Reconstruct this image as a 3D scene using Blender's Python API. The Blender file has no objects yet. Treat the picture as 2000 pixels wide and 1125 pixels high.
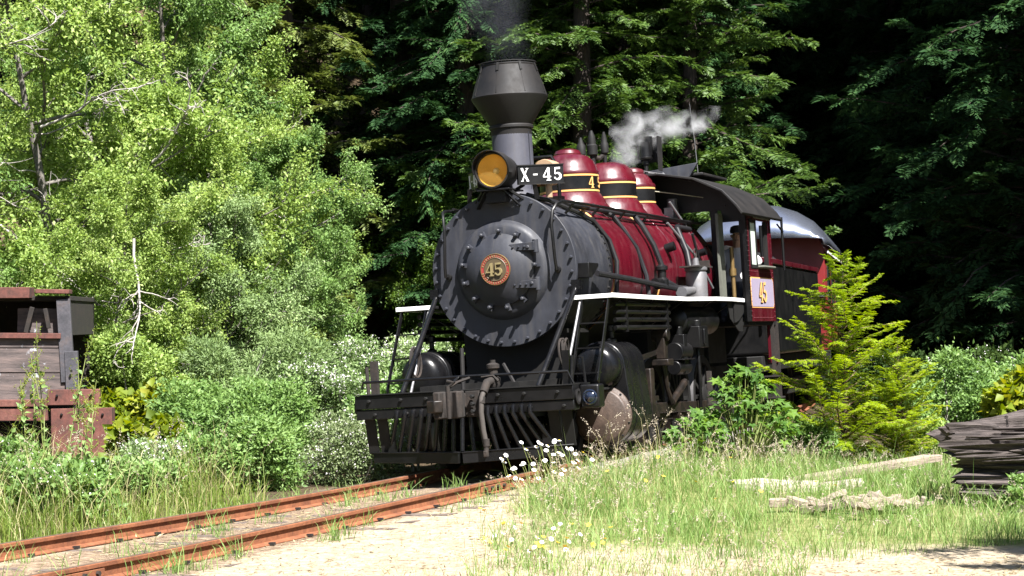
import bpy, math, random
import numpy as np
from mathutils import Vector, Matrix

# ------------------------------------------------------------------ camera, sky, sun, exposure
scene = bpy.context.scene
C = scene.collection
R = math.radians
cam_d = bpy.data.cameras.new('camera'); cam = bpy.data.objects.new('camera', cam_d); C.objects.link(cam)
cam_d.sensor_width = 36.0; cam_d.lens = 75.06; cam_d.clip_end = 2000
cam.location = (0, 0, 1.65); cam.rotation_euler = (R(90.859), 0, 0)
scene.camera = cam
SUN_AZ, SUN_EL = R(26), R(56)            # azimuth measured from straight behind the camera towards the right
to_sun = Vector((math.sin(SUN_AZ) * math.cos(SUN_EL), -math.cos(SUN_AZ) * math.cos(SUN_EL), math.sin(SUN_EL)))
world = bpy.data.worlds.new('World'); scene.world = world; world.use_nodes = True
wn = world.node_tree.nodes; wl = world.node_tree.links
sky = wn.new('ShaderNodeTexSky'); sky.sky_type = 'NISHITA'; sky.sun_disc = False
sky.sun_elevation = SUN_EL; sky.sun_rotation = math.pi - SUN_AZ
wn['Background'].inputs[1].default_value = 0.05
wl.new(sky.outputs[0], wn['Background'].inputs[0])
sun_d = bpy.data.lights.new('sun', 'SUN'); sun_d.energy = 5.0; sun_d.angle = R(0.53); sun_d.color = (1.0, 0.97, 0.93)
sun = bpy.data.objects.new('sun', sun_d); C.objects.link(sun)
sun.rotation_euler = to_sun.to_track_quat('Z', 'Y').to_euler()
scene.view_settings.view_transform = 'Standard'; scene.view_settings.look = 'None'
scene.view_settings.exposure = 1.9; scene.view_settings.gamma = 1.0
scene.cycles.max_bounces = 6; scene.cycles.diffuse_bounces = 3; scene.cycles.transmission_bounces = 4
scene.cycles.volume_bounces = 1; scene.cycles.volume_step_rate = 2.0

# ------------------------------------------------------------------ helpers
def tag(o, label=None, cat=None, group=None, kind=None):
    if label: o['label'] = label
    if cat: o['category'] = cat
    if group: o['group'] = group
    if kind: o['kind'] = kind
    return o
def thing(name, label, cat, loc=(0, 0, 0), rot=(0, 0, 0), group=None):
    o = bpy.data.objects.new(name, None); C.objects.link(o)
    o.empty_display_size = 0.2; o.location = loc; o.rotation_euler = rot
    return tag(o, label, cat, group)
def link(name, me, mat=None, parent=None):
    o = bpy.data.objects.new(name, me); C.objects.link(o)
    if mat and not me.materials: me.materials.append(mat)
    if parent is not None: o.parent = parent
    return o
def dup(o, parent=None):
    c = o.copy(); C.objects.link(c); c.parent = parent
    return c
def copy_tree(o, parent=None):
    kids = [k for k in C.objects if k.parent == o] if not KIDS.get(o.name) else KIDS[o.name]
    c = o.copy(); C.objects.link(c); c.parent = parent
    for k in kids:
        copy_tree(k, c)
    return c
KIDS = {}
AX = Matrix(((0, 0, 1, 0), (1, 0, 0, 0), (0, 1, 0, 0), (0, 0, 0, 1)))     # local z -> +X, x -> +Y, y -> +Z
def T(x, y, z): return Matrix.Translation((x, y, z))
def RX(a): return Matrix.Rotation(R(a), 4, 'X')
def RY(a): return Matrix.Rotation(R(a), 4, 'Y')
def RZ(a): return Matrix.Rotation(R(a), 4, 'Z')

class MB:
    def __init__(s): s.v = []; s.f = []
    def add(s, vs, fs):
        b = len(s.v); s.v += [tuple(v) for v in vs]; s.f += [tuple(i + b for i in f) for f in fs]; return s
    def box(s, c, d, M=None):
        x, y, z = d[0] / 2, d[1] / 2, d[2] / 2
        vs = [Vector((i * x, j * y, k * z)) for i in (-1, 1) for j in (-1, 1) for k in (-1, 1)]
        Q = T(*c) @ M if M is not None else T(*c)
        return s.add([Q @ v for v in vs], [(0, 1, 3, 2), (4, 6, 7, 5), (0, 4, 5, 1), (2, 3, 7, 6), (0, 2, 6, 4), (1, 5, 7, 3)])
    def rng(s, x0, x1, y0, y1, z0, z1):
        return s.box(((x0 + x1) / 2, (y0 + y1) / 2, (z0 + z1) / 2), (abs(x1 - x0), abs(y1 - y0), abs(z1 - z0)))
    def bar(s, p, q, w, h=None, up=(0, 0, 1)):
        p, q = Vector(p), Vector(q); d = q - p; L = d.length; d.normalize(); u = Vector(up)
        if abs(d.dot(u)) > .98: u = Vector((1, 0, 0))
        r = d.cross(u).normalized(); u = r.cross(d).normalized(); h = h or w
        M = Matrix((r, u, d)).transposed().to_4x4()
        return s.box((p + q) / 2, (w, h, L), M)
    def tube(s, pts, r, n=8, cap=True):
        pts = [Vector(p) for p in pts]; m = len(pts); rr = r if hasattr(r, '__len__') else [r] * m
        base = len(s.v); prev = None
        for i, p in enumerate(pts):
            d = (pts[min(i + 1, m - 1)] - pts[max(i - 1, 0)]).normalized()
            if prev is None:
                a = Vector((0, 0, 1)) if abs(d.z) < .9 else Vector((1, 0, 0)); u = d.cross(a).normalized()
            else:
                u = (prev - d * prev.dot(d)).normalized()
            prev = u; w = d.cross(u)
            for k in range(n):
                t = 2 * math.pi * k / n; s.v.append(tuple(p + (u * math.cos(t) + w * math.sin(t)) * rr[i]))
        for i in range(m - 1):
            for k in range(n):
                a = base + i * n + k; b = base + i * n + (k + 1) % n
                s.f.append((a, b, b + n, a + n))
        if cap:
            s.f.append(tuple(base + k for k in reversed(range(n)))); s.f.append(tuple(base + (m - 1) * n + k for k in range(n)))
        return s
    def lathe(s, prof, M=Matrix(), n=40, arc=None):
        base = len(s.v); idx = []
        a0, a1 = arc if arc else (0, 2 * math.pi); cnt = n + 1 if arc else n
        for (r, h) in prof:
            if abs(r) < 1e-6:
                idx.append([len(s.v)] * cnt); s.v.append(tuple(M @ Vector((0, 0, h))))
            else:
                row = []
                for k in range(cnt):
                    t = a0 + (a1 - a0) * k / n; row.append(len(s.v)); s.v.append(tuple(M @ Vector((r * math.cos(t), r * math.sin(t), h))))
                idx.append(row)
        for i in range(len(prof) - 1):
            for k in range(n):
                k2 = (k + 1) % cnt
                q = [idx[i][k], idx[i][k2], idx[i + 1][k2], idx[i + 1][k]]
                u = []
                for z in q:
                    if z not in u: u.append(z)
                if len(u) > 2: s.f.append(tuple(u))
        return s
    def cyl(s, p, q, r, n=20, r2=None):
        p, q = Vector(p), Vector(q); d = q - p; M = T(*p) @ d.to_track_quat('Z', 'Y').to_matrix().to_4x4(); L = d.length
        r2 = r if r2 is None else r2
        return s.lathe([(0, 0), (r, 0), (r2, L), (0, L)], M, n)
    def prism(s, poly, d, M=Matrix()):
        n = len(poly); vs = [M @ Vector((x, y, 0)) for x, y in poly] + [M @ Vector((x, y, d)) for x, y in poly]
        fs = [tuple(reversed(range(n))), tuple(range(n, 2 * n))] + [(i, (i + 1) % n, n + (i + 1) % n, n + i) for i in range(n)]
        return s.add(vs, fs)
    def mesh(s, name, sharp=38):
        me = bpy.data.meshes.new(name); me.from_pydata(s.v, [], s.f); me.update()
        me.polygons.foreach_set('use_smooth', [True] * len(me.polygons)); me.set_sharp_from_angle(angle=R(sharp))
        return me
    def build(s, name, mat, parent=None, bevel=0.0, sharp=38):
        o = link(name, s.mesh(name, sharp), mat, parent)
        if bevel:
            b = o.modifiers.new('bevel', 'BEVEL'); b.width = bevel; b.segments = 2; b.limit_method = 'ANGLE'; b.angle_limit = R(40)
            b.harden_normals = False
        return o

def inst_mesh(name, V, F):
    """V (N,k,3) corners of N like pieces, F list of faces (index tuples, all the same length) of one piece"""
    V = np.asarray(V, np.float32); N, k, _ = V.shape; F = np.asarray(F, np.int32); m, c = F.shape
    me = bpy.data.meshes.new(name)
    me.vertices.add(N * k); me.vertices.foreach_set('co', V.reshape(-1))
    idx = (F[None, :, :] + (np.arange(N, dtype=np.int32) * k)[:, None, None]).reshape(-1)
    me.loops.add(N * m * c); me.loops.foreach_set('vertex_index', idx)
    me.polygons.add(N * m); me.polygons.foreach_set('loop_start', np.arange(N * m, dtype=np.int32) * c)
    me.polygons.foreach_set('loop_total', np.full(N * m, c, np.int32))
    me.update(calc_edges=True)
    return me
def unit(a): return a / np.maximum(np.linalg.norm(a, axis=-1, keepdims=True), 1e-9)
def leaf_mesh(name, pos, ax, nr, L, W, fold=.25, droop=.0):
    ax = unit(ax); nr = unit(nr - ax * np.sum(nr * ax, -1, keepdims=True)); sd = np.cross(ax, nr)
    L = np.broadcast_to(np.asarray(L, float).reshape(-1, 1), (len(pos), 1)); W = np.broadcast_to(np.asarray(W, float).reshape(-1, 1), (len(pos), 1))
    mid = pos + ax * L * .45
    V = np.stack([pos, mid + sd * W * .5 + nr * W * fold, pos + ax * L - nr * L * droop, mid - sd * W * .5 + nr * W * fold], 1)
    return inst_mesh(name, V, [(0, 1, 2), (0, 2, 3)])
def tubes_mesh(name, polys, radii, n=5):
    mb = MB()
    for p, r in zip(polys, radii): mb.tube(p, list(r), n, cap=False)
    me = bpy.data.meshes.new(name); me.from_pydata(mb.v, [], mb.f); me.update()
    me.polygons.foreach_set('use_smooth', [True] * len(me.polygons))
    return me

# ------------------------------------------------------------------ materials
class NT:
    def __init__(s, name):
        s.m = bpy.data.materials.new(name); s.m.use_nodes = True; s.t = s.m.node_tree; s.n = s.t.nodes; s.l = s.t.links
        s.b = s.n['Principled BSDF']; s.out = s.n['Material Output']
    def new(s, t, **k):
        x = s.n.new(t)
        for a, v in k.items(): setattr(x, a, v)
        return x
    def coord(s, which='Object'): return s.new('ShaderNodeTexCoord').outputs[which]
    def noise(s, scale, detail=4, rough=.6, vec=None, stretch=None, dist=0):
        x = s.new('ShaderNodeTexNoise'); x.inputs['Scale'].default_value = scale; x.inputs['Detail'].default_value = detail
        x.inputs['Roughness'].default_value = rough; x.inputs['Distortion'].default_value = dist
        v = vec if vec is not None else s.coord()
        if stretch:
            mp = s.new('ShaderNodeMapping'); mp.inputs['Scale'].default_value = stretch; s.l.new(v, mp.inputs[0]); v = mp.outputs[0]
        s.l.new(v, x.inputs['Vector']); return x.outputs['Fac']
    def ramp(s, fac, stops):
        x = s.new('ShaderNodeValToRGB'); e = x.color_ramp.elements
        while len(e) < len(stops): e.new(.5)
        for k, (p, c) in enumerate(stops):
            e[k].position = p; e[k].color = (c, c, c, 1) if isinstance(c, (int, float)) else (*c, 1)
        s.l.new(fac, x.inputs[0]); return x.outputs[0]
    def mix(s, fac, a, b):
        x = s.new('ShaderNodeMix', data_type='RGBA'); 
        for sock, v in ((x.inputs[0], fac), (x.inputs[6], a), (x.inputs[7], b)):
            if hasattr(v, 'default_value'): s.l.new(v, sock)
            else: sock.default_value = v if isinstance(v, (int, float)) else (*v, 1)
        return x.outputs[2]
    def set(s, **k):
        for a, v in k.items():
            i = s.b.inputs[a.replace('_', ' ')]
            if hasattr(v, 'default_value'): s.l.new(v, i)
            else: i.default_value = (*v, 1) if isinstance(v, tuple) and len(v) == 3 else v
        return s
    def bump(s, h, strength=.3, dist=.02):
        x = s.new('ShaderNodeBump'); x.inputs['Strength'].default_value = strength; x.inputs['Distance'].default_value = dist
        s.l.new(h, x.inputs['Height']); s.l.new(x.outputs[0], s.b.inputs['Normal']); return s

def paint(name, col, rough=.3, dirt=(.08, .06, .045), amount=.35, metal=0., coat=0., scale=3.):
    m = NT(name); a = m.noise(scale, 6, .65); b = m.noise(scale * 9, 4, .7)
    f = m.ramp(a, [(.42, 0.), (.72, amount)]); g = m.ramp(b, [(.5, 0.), (.75, amount * .5)])
    c = m.mix(g, m.mix(f, col, dirt), tuple(min(1, x * 1.6 + .01) for x in col))
    m.set(Base_Color=c, Roughness=m.ramp(a, [(.3, rough), (.75, min(1, rough + .3))]), Metallic=metal)
    if coat: m.set(Coat_Weight=coat, Coat_Roughness=.12)
    if max(col) < .02: m.set(Specular_IOR_Level=.32)
    m.bump(b, .06, .01); return m.m
def aged(name, col, dark, dust, rough, coat=0.):
    # paint with soot patches, dust and run-down streaks
    m = NT(name); a = m.noise(1.7, 8, .68); b = m.noise(22, 5, .7); s_ = m.noise(5, 5, .65, stretch=(1.6, 2.2, .22)); d = m.noise(.8, 3, .5)
    c = m.mix(m.ramp(a, [(.40, 0.), (.66, .8)]), col, dark); c = m.mix(m.ramp(s_, [(.52, 0.), (.72, .55)]), c, dust); c = m.mix(m.ramp(b, [(.60, 0.), (.76, .5)]), c, dust)
    m.set(Base_Color=c, Roughness=m.ramp(s_, [(.3, rough), (.7, min(1, rough + .35))]), Specular_IOR_Level=.4)
    if coat: m.set(Coat_Weight=m.ramp(a, [(.35, coat), (.65, coat * .45)]), Coat_Roughness=m.ramp(d, [(.3, .08), (.7, .3)]))
    m.bump(m.mix(.5, b, d), .10, .012); return m.m
def rust(name, a, b, c, scale=5., rough=.85):
    m = NT(name); n1 = m.noise(scale, 8, .7); n2 = m.noise(scale * 6, 5, .7)
    col = m.ramp(n1, [(.3, a), (.52, b), (.72, c)]); col = m.mix(m.ramp(n2, [(.4, 0.), (.8, .6)]), col, tuple(x * .35 for x in a))
    m.set(Base_Color=col, Roughness=rough).bump(n2, .35, .01); return m.m
def wood(name, a, b, c, stretch, scale=6., rough=.9, bump=.6):
    m = NT(name); n1 = m.noise(scale, 7, .7, stretch=stretch); n2 = m.noise(scale * .4, 4, .6)
    col = m.ramp(n1, [(.3, a), (.5, b), (.7, c)]); col = m.mix(m.ramp(n2, [(.4, 0.), (.7, .5)]), col, tuple(x * .5 for x in b))
    m.set(Base_Color=col, Roughness=rough).bump(n1, bump, .02); return m.m
def foliage(name, cols, trans=.35, rough=.5, tint=1.15, spec=.3):
    m = NT(name); g = m.new('ShaderNodeNewGeometry'); oi = m.new('ShaderNodeObjectInfo')
    n = m.noise(.9, 2, .5, vec=g.outputs['Position'])
    mt = m.new('ShaderNodeMath', operation='MULTIPLY_ADD'); ad = m.new('ShaderNodeMath', operation='ADD'); m.l.new(g.outputs['Random Per Island'], ad.inputs[0]); m.l.new(oi.outputs['Random'], ad.inputs[1]); fr = m.new('ShaderNodeMath', operation='FRACT'); m.l.new(ad.outputs[0], fr.inputs[0]); m.l.new(fr.outputs[0], mt.inputs[0]); mt.inputs[1].default_value = .55
    a2 = m.new('ShaderNodeMath', operation='MULTIPLY_ADD'); m.l.new(n, a2.inputs[0]); a2.inputs[1].default_value = .9; a2.inputs[2].default_value = -.22
    m.l.new(a2.outputs[0], mt.inputs[2])
    st = [(i / (len(cols) - 1), c) for i, c in enumerate(cols)]
    col = m.ramp(mt.outputs[0], st)
    m.set(Base_Color=col, Roughness=rough, Specular_IOR_Level=spec)
    tr = m.new('ShaderNodeBsdfTranslucent')
    tc = m.mix(1.0, col, (1, 1, 1)); 
    hsv = m.new('ShaderNodeHueSaturation'); hsv.inputs['Saturation'].default_value = 1.1; hsv.inputs['Value'].default_value = tint; hsv.inputs['Hue'].default_value = .49
    m.l.new(col, hsv.inputs['Color']); m.l.new(hsv.outputs[0], tr.inputs['Color'])
    ms = m.new('ShaderNodeMixShader'); ms.inputs[0].default_value = trans
    m.l.new(m.b.outputs[0], ms.inputs[1]); m.l.new(tr.outputs[0], ms.inputs[2]); m.l.new(ms.outputs[0], m.out.inputs[0])
    return m.m

BLACK = paint('black_enamel', (.0042, .0042, .0047), .25, (.011, .0095, .0085), .35)
BLACKG = paint('black_gloss', (.005, .005, .0058), .13, (.012, .0105, .0095), .25)
BLACKM = paint('black_matt', (.0045, .0043, .0043), .6, (.013, .011, .009), .4)
GREASE = paint('greasy_iron', (.008, .0066, .0058), .3, (.030, .018, .012), .7, scale=6)
GRAPH = aged('graphite_paint', (.029, .031, .040), (.011, .011, .014), (.05, .046, .043), .40)
TUBE = aged('chimney_paint', (.055, .056, .072), (.03, .03, .038), (.075, .07, .07), .45)
GRAPHD = paint('sooty_graphite', (.0085, .008, .0085), .5, (.019, .015, .0125), .5)
MAROON = aged('maroon_enamel', (.072, .003, .009), (.038, .003, .006), (.09, .018, .022), .2, .8)
GOLD = paint('gold_paint', (.62, .34, .11), .4, (.45, .26, .09), .4)
WHITE = paint('white_paint', (.82, .81, .8), .5, (.5, .48, .45), .25)
LILAC = paint('pale_lilac_paint', (.27, .23, .31), .35, (.23, .2, .26), .3)
BRASS = paint('old_brass', (.2, .13, .05), .4, (.09, .06, .03), .6, metal=.6)
REDP = paint('red_paint', (.22, .025, .022), .45, (.12, .02, .016), .5)
STEEL = paint('worn_steel', (.16, .16, .17), .4, (.08, .065, .055), .5, metal=.5)
GREYG = paint('weathered_grey_green', (.10, .105, .085), .6, (.05, .047, .04), .6)
RUBBER = paint('brown_rubber', (.05, .042, .037), .7, (.05, .045, .04), .5)
PIPE = paint('lagged_pipe', (.009, .009, .011), .4, (.02, .016, .013), .4)
RAILM = rust('rail_rust', (.10, .033, .015), (.20, .068, .026), (.29, .11, .048), 4)
RUSTR = rust('red_rust', (.045, .024, .02), (.12, .04, .03), (.19, .08, .06), 4)
RUSTD = rust('brown_rust', (.009, .0075, .0065), (.018, .0125, .0098), (.038, .025, .018), 7)
SLEEP = wood('sleeper_wood', (.045, .033, .027), (.12, .09, .073), (.23, .19, .155), (14, 1, 14))
GREYW = wood('grey_timber', (.10, .09, .085), (.24, .21, .2), (.36, .33, .31), (.7, 12, 12))
PALEW = wood('pale_wood', (.15, .115, .085), (.27, .215, .165), (.38, .32, .26), (1.2, 14, 14))
LOGW = wood('weathered_log', (.014, .011, .011), (.06, .047, .043), (.17, .14, .13), (.5, 9, 9), 5, bump=1.)
BARKP = wood('pale_bark', (.16, .14, .12), (.34, .31, .28), (.5, .47, .43), (6, 6, 1.5))
BARKM = wood('grey_bark', (.06, .052, .045), (.14, .125, .11), (.24, .22, .2), (6, 6, 1.5))
BARKD = wood('dark_bark', (.014, .011, .009), (.038, .027, .021), (.075, .055, .044), (7, 7, .8))
STEM = NT('green_stem').set(Base_Color=(.16, .19, .05), Roughness=.7).m
F_LIME = foliage('lime_leaves', [(.10, .17, .034), (.195, .295, .065), (.31, .42, .115), (.47, .55, .21)], .46)
F_GREEN = foliage('green_leaves', [(.055, .115, .026), (.12, .215, .052), (.2, .315, .092), (.31, .43, .155)], .4)
F_WILLOW = foliage('willow_leaves', [(.07, .12, .04), (.145, .22, .075), (.22, .31, .12), (.33, .41, .19)], .35)
F_GREY = foliage('grey_green_leaves', [(.06, .095, .035), (.12, .17, .06), (.19, .24, .11), (.3, .33, .2)], .3)
F_YELLOW = foliage('yellow_green_leaves', [(.06, .1, .012), (.14, .2, .018), (.22, .26, .025), (.32, .30, .035)], .42)
F_DARK = foliage('dark_conifer_needles', [(.0084, .0238, .0098), (.0182, .0476, .0168), (.0322, .0756, .0238), (.063, .119, .035)], .22, .7, 1.15, .08)  # needle green darkened for conifers meant to look shaded
F_MIDC = foliage('mid_conifer_needles', [(.02, .05, .012), (.045, .09, .018), (.08, .14, .028), (.13, .2, .045)], .32)  # lighter copy of the dark needles, for conifers meant to look sunlit
F_SAP = foliage('sapling_needles', [(.1008, .1848, .0134), (.2016, .3024, .0202), (.3136, .4144, .0314), (.448, .5152, .056)], .5)
F_FLOWER = foliage('white_blossom', [(.55, .5, .5), (.72, .68, .68), (.82, .8, .8)], .3, .8)
F_GRASS = foliage('meadow_grass', [(.06, .13, .025), (.13, .23, .05), (.22, .32, .095), (.38, .43, .2)], .4)
F_STRAW = foliage('dry_grass', [(.28, .25, .1), (.4, .36, .18), (.55, .5, .3)], .3)
F_SEED = foliage('grass_seed_heads', [(.32, .26, .19), (.45, .38, .3), (.58, .52, .42)], .3, .8)
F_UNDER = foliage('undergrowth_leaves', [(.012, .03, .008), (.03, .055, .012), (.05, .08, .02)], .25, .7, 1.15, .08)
F_OAK = foliage('oak_leaves', [(.02, .05, .01), (.05, .10, .014), (.09, .155, .02), (.15, .21, .035)], .35)
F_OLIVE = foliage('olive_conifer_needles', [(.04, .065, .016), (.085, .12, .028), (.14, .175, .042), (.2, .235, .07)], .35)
PETAL = NT('petal_white').set(Base_Color=(.82, .82, .8), Roughness=.7).m
EYE = NT('flower_yellow').set(Base_Color=(.7, .45, .03), Roughness=.7).m
# ------------------------------------------------------------------ the track's line, the ground
ALPHA, CANT, RAD = R(20.5), R(3.5), 115.0
OX, OY = 0.03, 24.5
HX, HY = -math.sin(ALPHA), -math.cos(ALPHA)          # heading of the train
LX, LY = math.cos(ALPHA), -math.sin(ALPHA)           # its left-hand side
GRADE = .011
def smooth(a, b, x): t = np.clip((x - a) / (b - a), 0, 1); return t * t * (3 - 2 * t)
def to_track(x, y):
    X = (x - OX) * HX + (y - OY) * HY; Y = (x - OX) * LX + (y - OY) * LY
    return X, Y + X * X / (2 * RAD)
def track_point(s, d, h):
    """s metres along the track (forward), d metres to the left of its middle, h above the rail tops"""
    ph = s / RAD; X = RAD * math.sin(ph); Y = -RAD * (1 - math.cos(ph))
    hx, hy = math.cos(ph), -math.sin(ph); lx, ly = math.sin(ph), math.cos(ph)
    ca = CANT * (1 - .85 * float(smooth(2, 10, s)))       # the cant eases off ahead of the engine
    dd = d * math.cos(ca) - h * math.sin(ca); z = h * math.cos(ca) + d * math.sin(ca) - GRADE * max(s, 0)
    X += lx * dd; Y += ly * dd
    return Vector((OX + X * HX + Y * LX, OY + X * HY + Y * LY, z))
def track_yaw(s): return R(-90) - ALPHA - s / RAD
_rs = np.random.RandomState(5)
_wv = [(_rs.uniform(.15, 1.6), _rs.uniform(0, 6.28), _rs.uniform(0, 6.28)) for _ in range(14)]
def ground_z(x, y):
    x = np.asarray(x, float); y = np.asarray(y, float)
    X = (x - OX) * HX + (y - OY) * HY; d = (x - OX) * LX + (y - OY) * LY + X * X / (2 * RAD)
    n = sum(np.sin(f * (x * math.cos(a) + y * math.sin(a)) + p) / (1 + f * 2) for f, a, p in _wv) * .03
    tz = -.145 - GRADE * np.maximum(X, 0) + np.clip(d, -2, 2) * math.tan(CANT) * (1 - .85 * smooth(2, 10, X))
    base = -.20 + n * 1.2 - .14 * smooth(-1.5, -4, d)
    w = smooth(1.7, 3.8, np.abs(d))
    z = tz * (1 - w) + base * w + n * .35
    cut = smooth(2.6, 9, np.abs(d))           # the line runs in a cutting
    z = z + smooth(42, 52, y) * (y - 42) * .55 * smooth(42, 60, y + np.abs(x) * .2) * np.maximum(cut, smooth(62, 75, y)) + n * 10 * smooth(44, 60, y) * cut
    z = z + smooth(10, 30, x) * .25 * (x - 10) * smooth(20, 34, y)
    return z

def grid(x0, x1, nx, y0, y1, ny):
    xs = np.linspace(x0, x1, nx); ys = np.linspace(y0, y1, ny); return np.meshgrid(xs, ys)
# rows and columns spaced finely where the picture looks
xs = np.concatenate([np.linspace(-260, -14, 26)[:-1], np.linspace(-14, 14, 150), np.linspace(14, 260, 26)[1:]])
ys = np.concatenate([np.linspace(-60, 12, 10)[:-1], np.linspace(12, 48, 170), np.linspace(48, 240, 60)[1:]])
gx, gy = np.meshgrid(xs, ys); gz = ground_z(gx, np.minimum(gy, 130))
V = np.stack([gx, gy, gz], -1).reshape(-1, 3); ny, nx = gx.shape
ii = (np.arange(ny - 1)[:, None] * nx + np.arange(nx - 1)[None, :]).reshape(-1)
me = bpy.data.meshes.new('ground'); me.from_pydata(V.tolist(), [], np.stack([ii, ii + 1, ii + nx + 1, ii + nx], -1).tolist()); me.update()
me.polygons.foreach_set('use_smooth', [True] * len(me.polygons))
m = NT('sandy_ground'); co = m.coord()
n1 = m.noise(.55, 5, .6, co); n2 = m.noise(9, 6, .7, co); n3 = m.noise(60, 3, .7, co)
sand = m.ramp(n2, [(.3, (.24, .19, .13)), (.5, (.37, .305, .22)), (.7, (.46, .39, .29))])
soil = m.ramp(n2, [(.3, (.035, .026, .018)), (.6, (.09, .065, .04)), (.8, (.16, .12, .07))])
sep = m.new('ShaderNodeSeparateXYZ'); m.l.new(co, sep.inputs[0])
def mth(op, a, b=None, c=None):
    x = m.new('ShaderNodeMath', operation=op)
    for i, v in enumerate((a, b, c)):
        if v is None: continue
        if hasattr(v, 'default_value'): m.l.new(v, x.inputs[i])
        else: x.inputs[i].default_value = v
    return x.outputs[0]
# forest soil beyond the line of the track and in the far part of the clearing
dtrack = mth('ADD', mth('MULTIPLY', mth('SUBTRACT', sep.outputs[0], OX), LX), mth('MULTIPLY', mth('SUBTRACT', sep.outputs[1], OY), LY))
dj = mth('MULTIPLY_ADD', n1, 1.2, dtrack)
left = m.ramp(mth('MULTIPLY_ADD', dj, -.5, .1), [(.45, 0.), (.75, 1.)])
far = m.ramp(mth('MULTIPLY', mth('MULTIPLY_ADD', n1, 4., sep.outputs[1]), .02), [(.5, 0.), (.58, 1.)])
mx = mth('MULTIPLY', mth('MULTIPLY_ADD', n1, .9, mth('ADD', sep.outputs[0], -.35)), 1.); my = mth('MULTIPLY_ADD', n2, 1.6, mth('MULTIPLY_ADD', n1, 5., mth('ADD', sep.outputs[1], -20.2)))
mead = mth('MULTIPLY', m.ramp(mx, [(.05, 0.), (.55, 1.)]), m.ramp(my, [(0.05, 0.), (.9, 1.)]))
thatch = m.ramp(n2, [(.3, (.10, .11, .035)), (.5, (.19, .2, .075)), (.72, (.3, .29, .14))])
col = m.mix(mead, sand, thatch); bed = m.ramp(mth('ABSOLUTE', mth('MULTIPLY_ADD', n2, .5, mth('ADD', dtrack, -.2))), [(.75, 1.), (.98, 0.)]); bedc = m.ramp(n2, [(.3, (.10, .065, .045)), (.5, (.22, .16, .11)), (.7, (.36, .29, .21))])
col = m.mix(bed, col, bedc); col = m.mix(left, col, soil); col = m.mix(far, col, soil)
m.set(Base_Color=col, Roughness=.95, Specular_IOR_Level=.1)
hh = mth('MULTIPLY_ADD', n3, .4, n2); m.bump(hh, .8, .06)
tag(link('ground', me, m.m), 'pale sandy ground beside the track, dark soil under the trees', kind='structure')

# ------------------------------------------------------------------ rails and sleepers
RAILP = [(-.062, -.13), (.062, -.13), (.062, -.122), (.011, -.106), (.009, -.04), (.031, -.031), (.032, -.005), (.026, 0), (-.026, 0), (-.032, -.005), (-.031, -.031), (-.009, -.04), (-.011, -.106), (-.062, -.122)]
RAILTOP = rust('worn_rail_top', (.07, .045, .035), (.13, .085, .065), (.2, .14, .11), 9, .42)
def rail(side, label):
    t = thing('rail', label, 'rail')
    joints = [-16.5, -7.0, 2.6, 9.8] if side > 0 else [-14, -4.5, 9.35]
    edges = [-46] + joints + [15.5]
    for a, b in zip(edges[:-1], edges[1:]):
        vs, fs = [], []; n = len(RAILP); st = np.linspace(a + .004, b - .004, max(3, int((b - a) / .8)))
        for s in st:
            for (u, h) in RAILP: vs.append(track_point(s, side * .752 + u, h))
        for i in range(len(st) - 1):
            for k in range(n): fs.append((i * n + k, i * n + (k + 1) % n, (i + 1) * n + (k + 1) % n, (i + 1) * n + k))
        fs += [tuple(range(n))[::-1], tuple(range((len(st) - 1) * n, len(st) * n))]
        MB().add(vs, fs).build('rail_length', RAILM, t, sharp=30)
    st = np.linspace(-6, 15.4, 40); vs = []; fs = []
    for s in st: vs += [track_point(s, side * .752 - .024, .0012), track_point(s, side * .752 + .024, .0012)]
    for i in range(39): fs.append((2 * i, 2 * i + 1, 2 * i + 3, 2 * i + 2))
    MB().add(vs, fs).build('running_surface', RAILTOP, t)
    for j in joints[-3:]:
        for sd in (-1, 1):
            mb = MB(); P = [track_point(j + q, side * .752 + sd * .021, -.072) for q in (-.33, .33)]
            mb.bar(P[0], P[1], .02, .06); fp = mb.build('fishplate', RAILM, t, .004)
            for q in (-.24, -.08, .08, .24):
                a = track_point(j + q, side * .752 + sd * .03, -.072); b = track_point(j + q, side * .752 + sd * .054, -.072)
                MB().cyl(a, b, .02, 6).build('bolt', RUSTD, fp)
    return t
RAILS = [rail(1, 'rusty orange rail on the near side of the track'), rail(-1, 'rusty orange rail on the far side of the track')]
spike_me = MB().box((0, 0, .012), (.034, .05, .024)).box((0, -.012, -.03), (.016, .016, .1)).mesh('spike'); spike_me.materials.append(RUSTD)
rs = np.random.RandomState(3); sl_me = []
for k in range(5):
    mb = MB(); pr = []
    for x in np.linspace(-1.28, 1.28, 12):
        w = .115 + rs.uniform(-.012, .008); z = rs.uniform(-.010, .004)
        pr.append([(x + rs.uniform(-.02, .02), -w, -.16), (x, w, -.16), (x + rs.uniform(-.03, .03), w - .008, z), (x, -w + .008, z + rs.uniform(-.006, .006))])
    vs = [p for q in pr for p in q]; fs = []
    for i in range(11):
        for q in range(4): fs.append((i * 4 + q, i * 4 + (q + 1) % 4, i * 4 + 4 + (q + 1) % 4, i * 4 + 4 + q))
    fs += [(3, 2, 1, 0), (44, 45, 46, 47)]
    me = mb.add(vs, fs).mesh('sleeper', 25); me.materials.append(SLEEP); sl_me.append(me)
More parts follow.
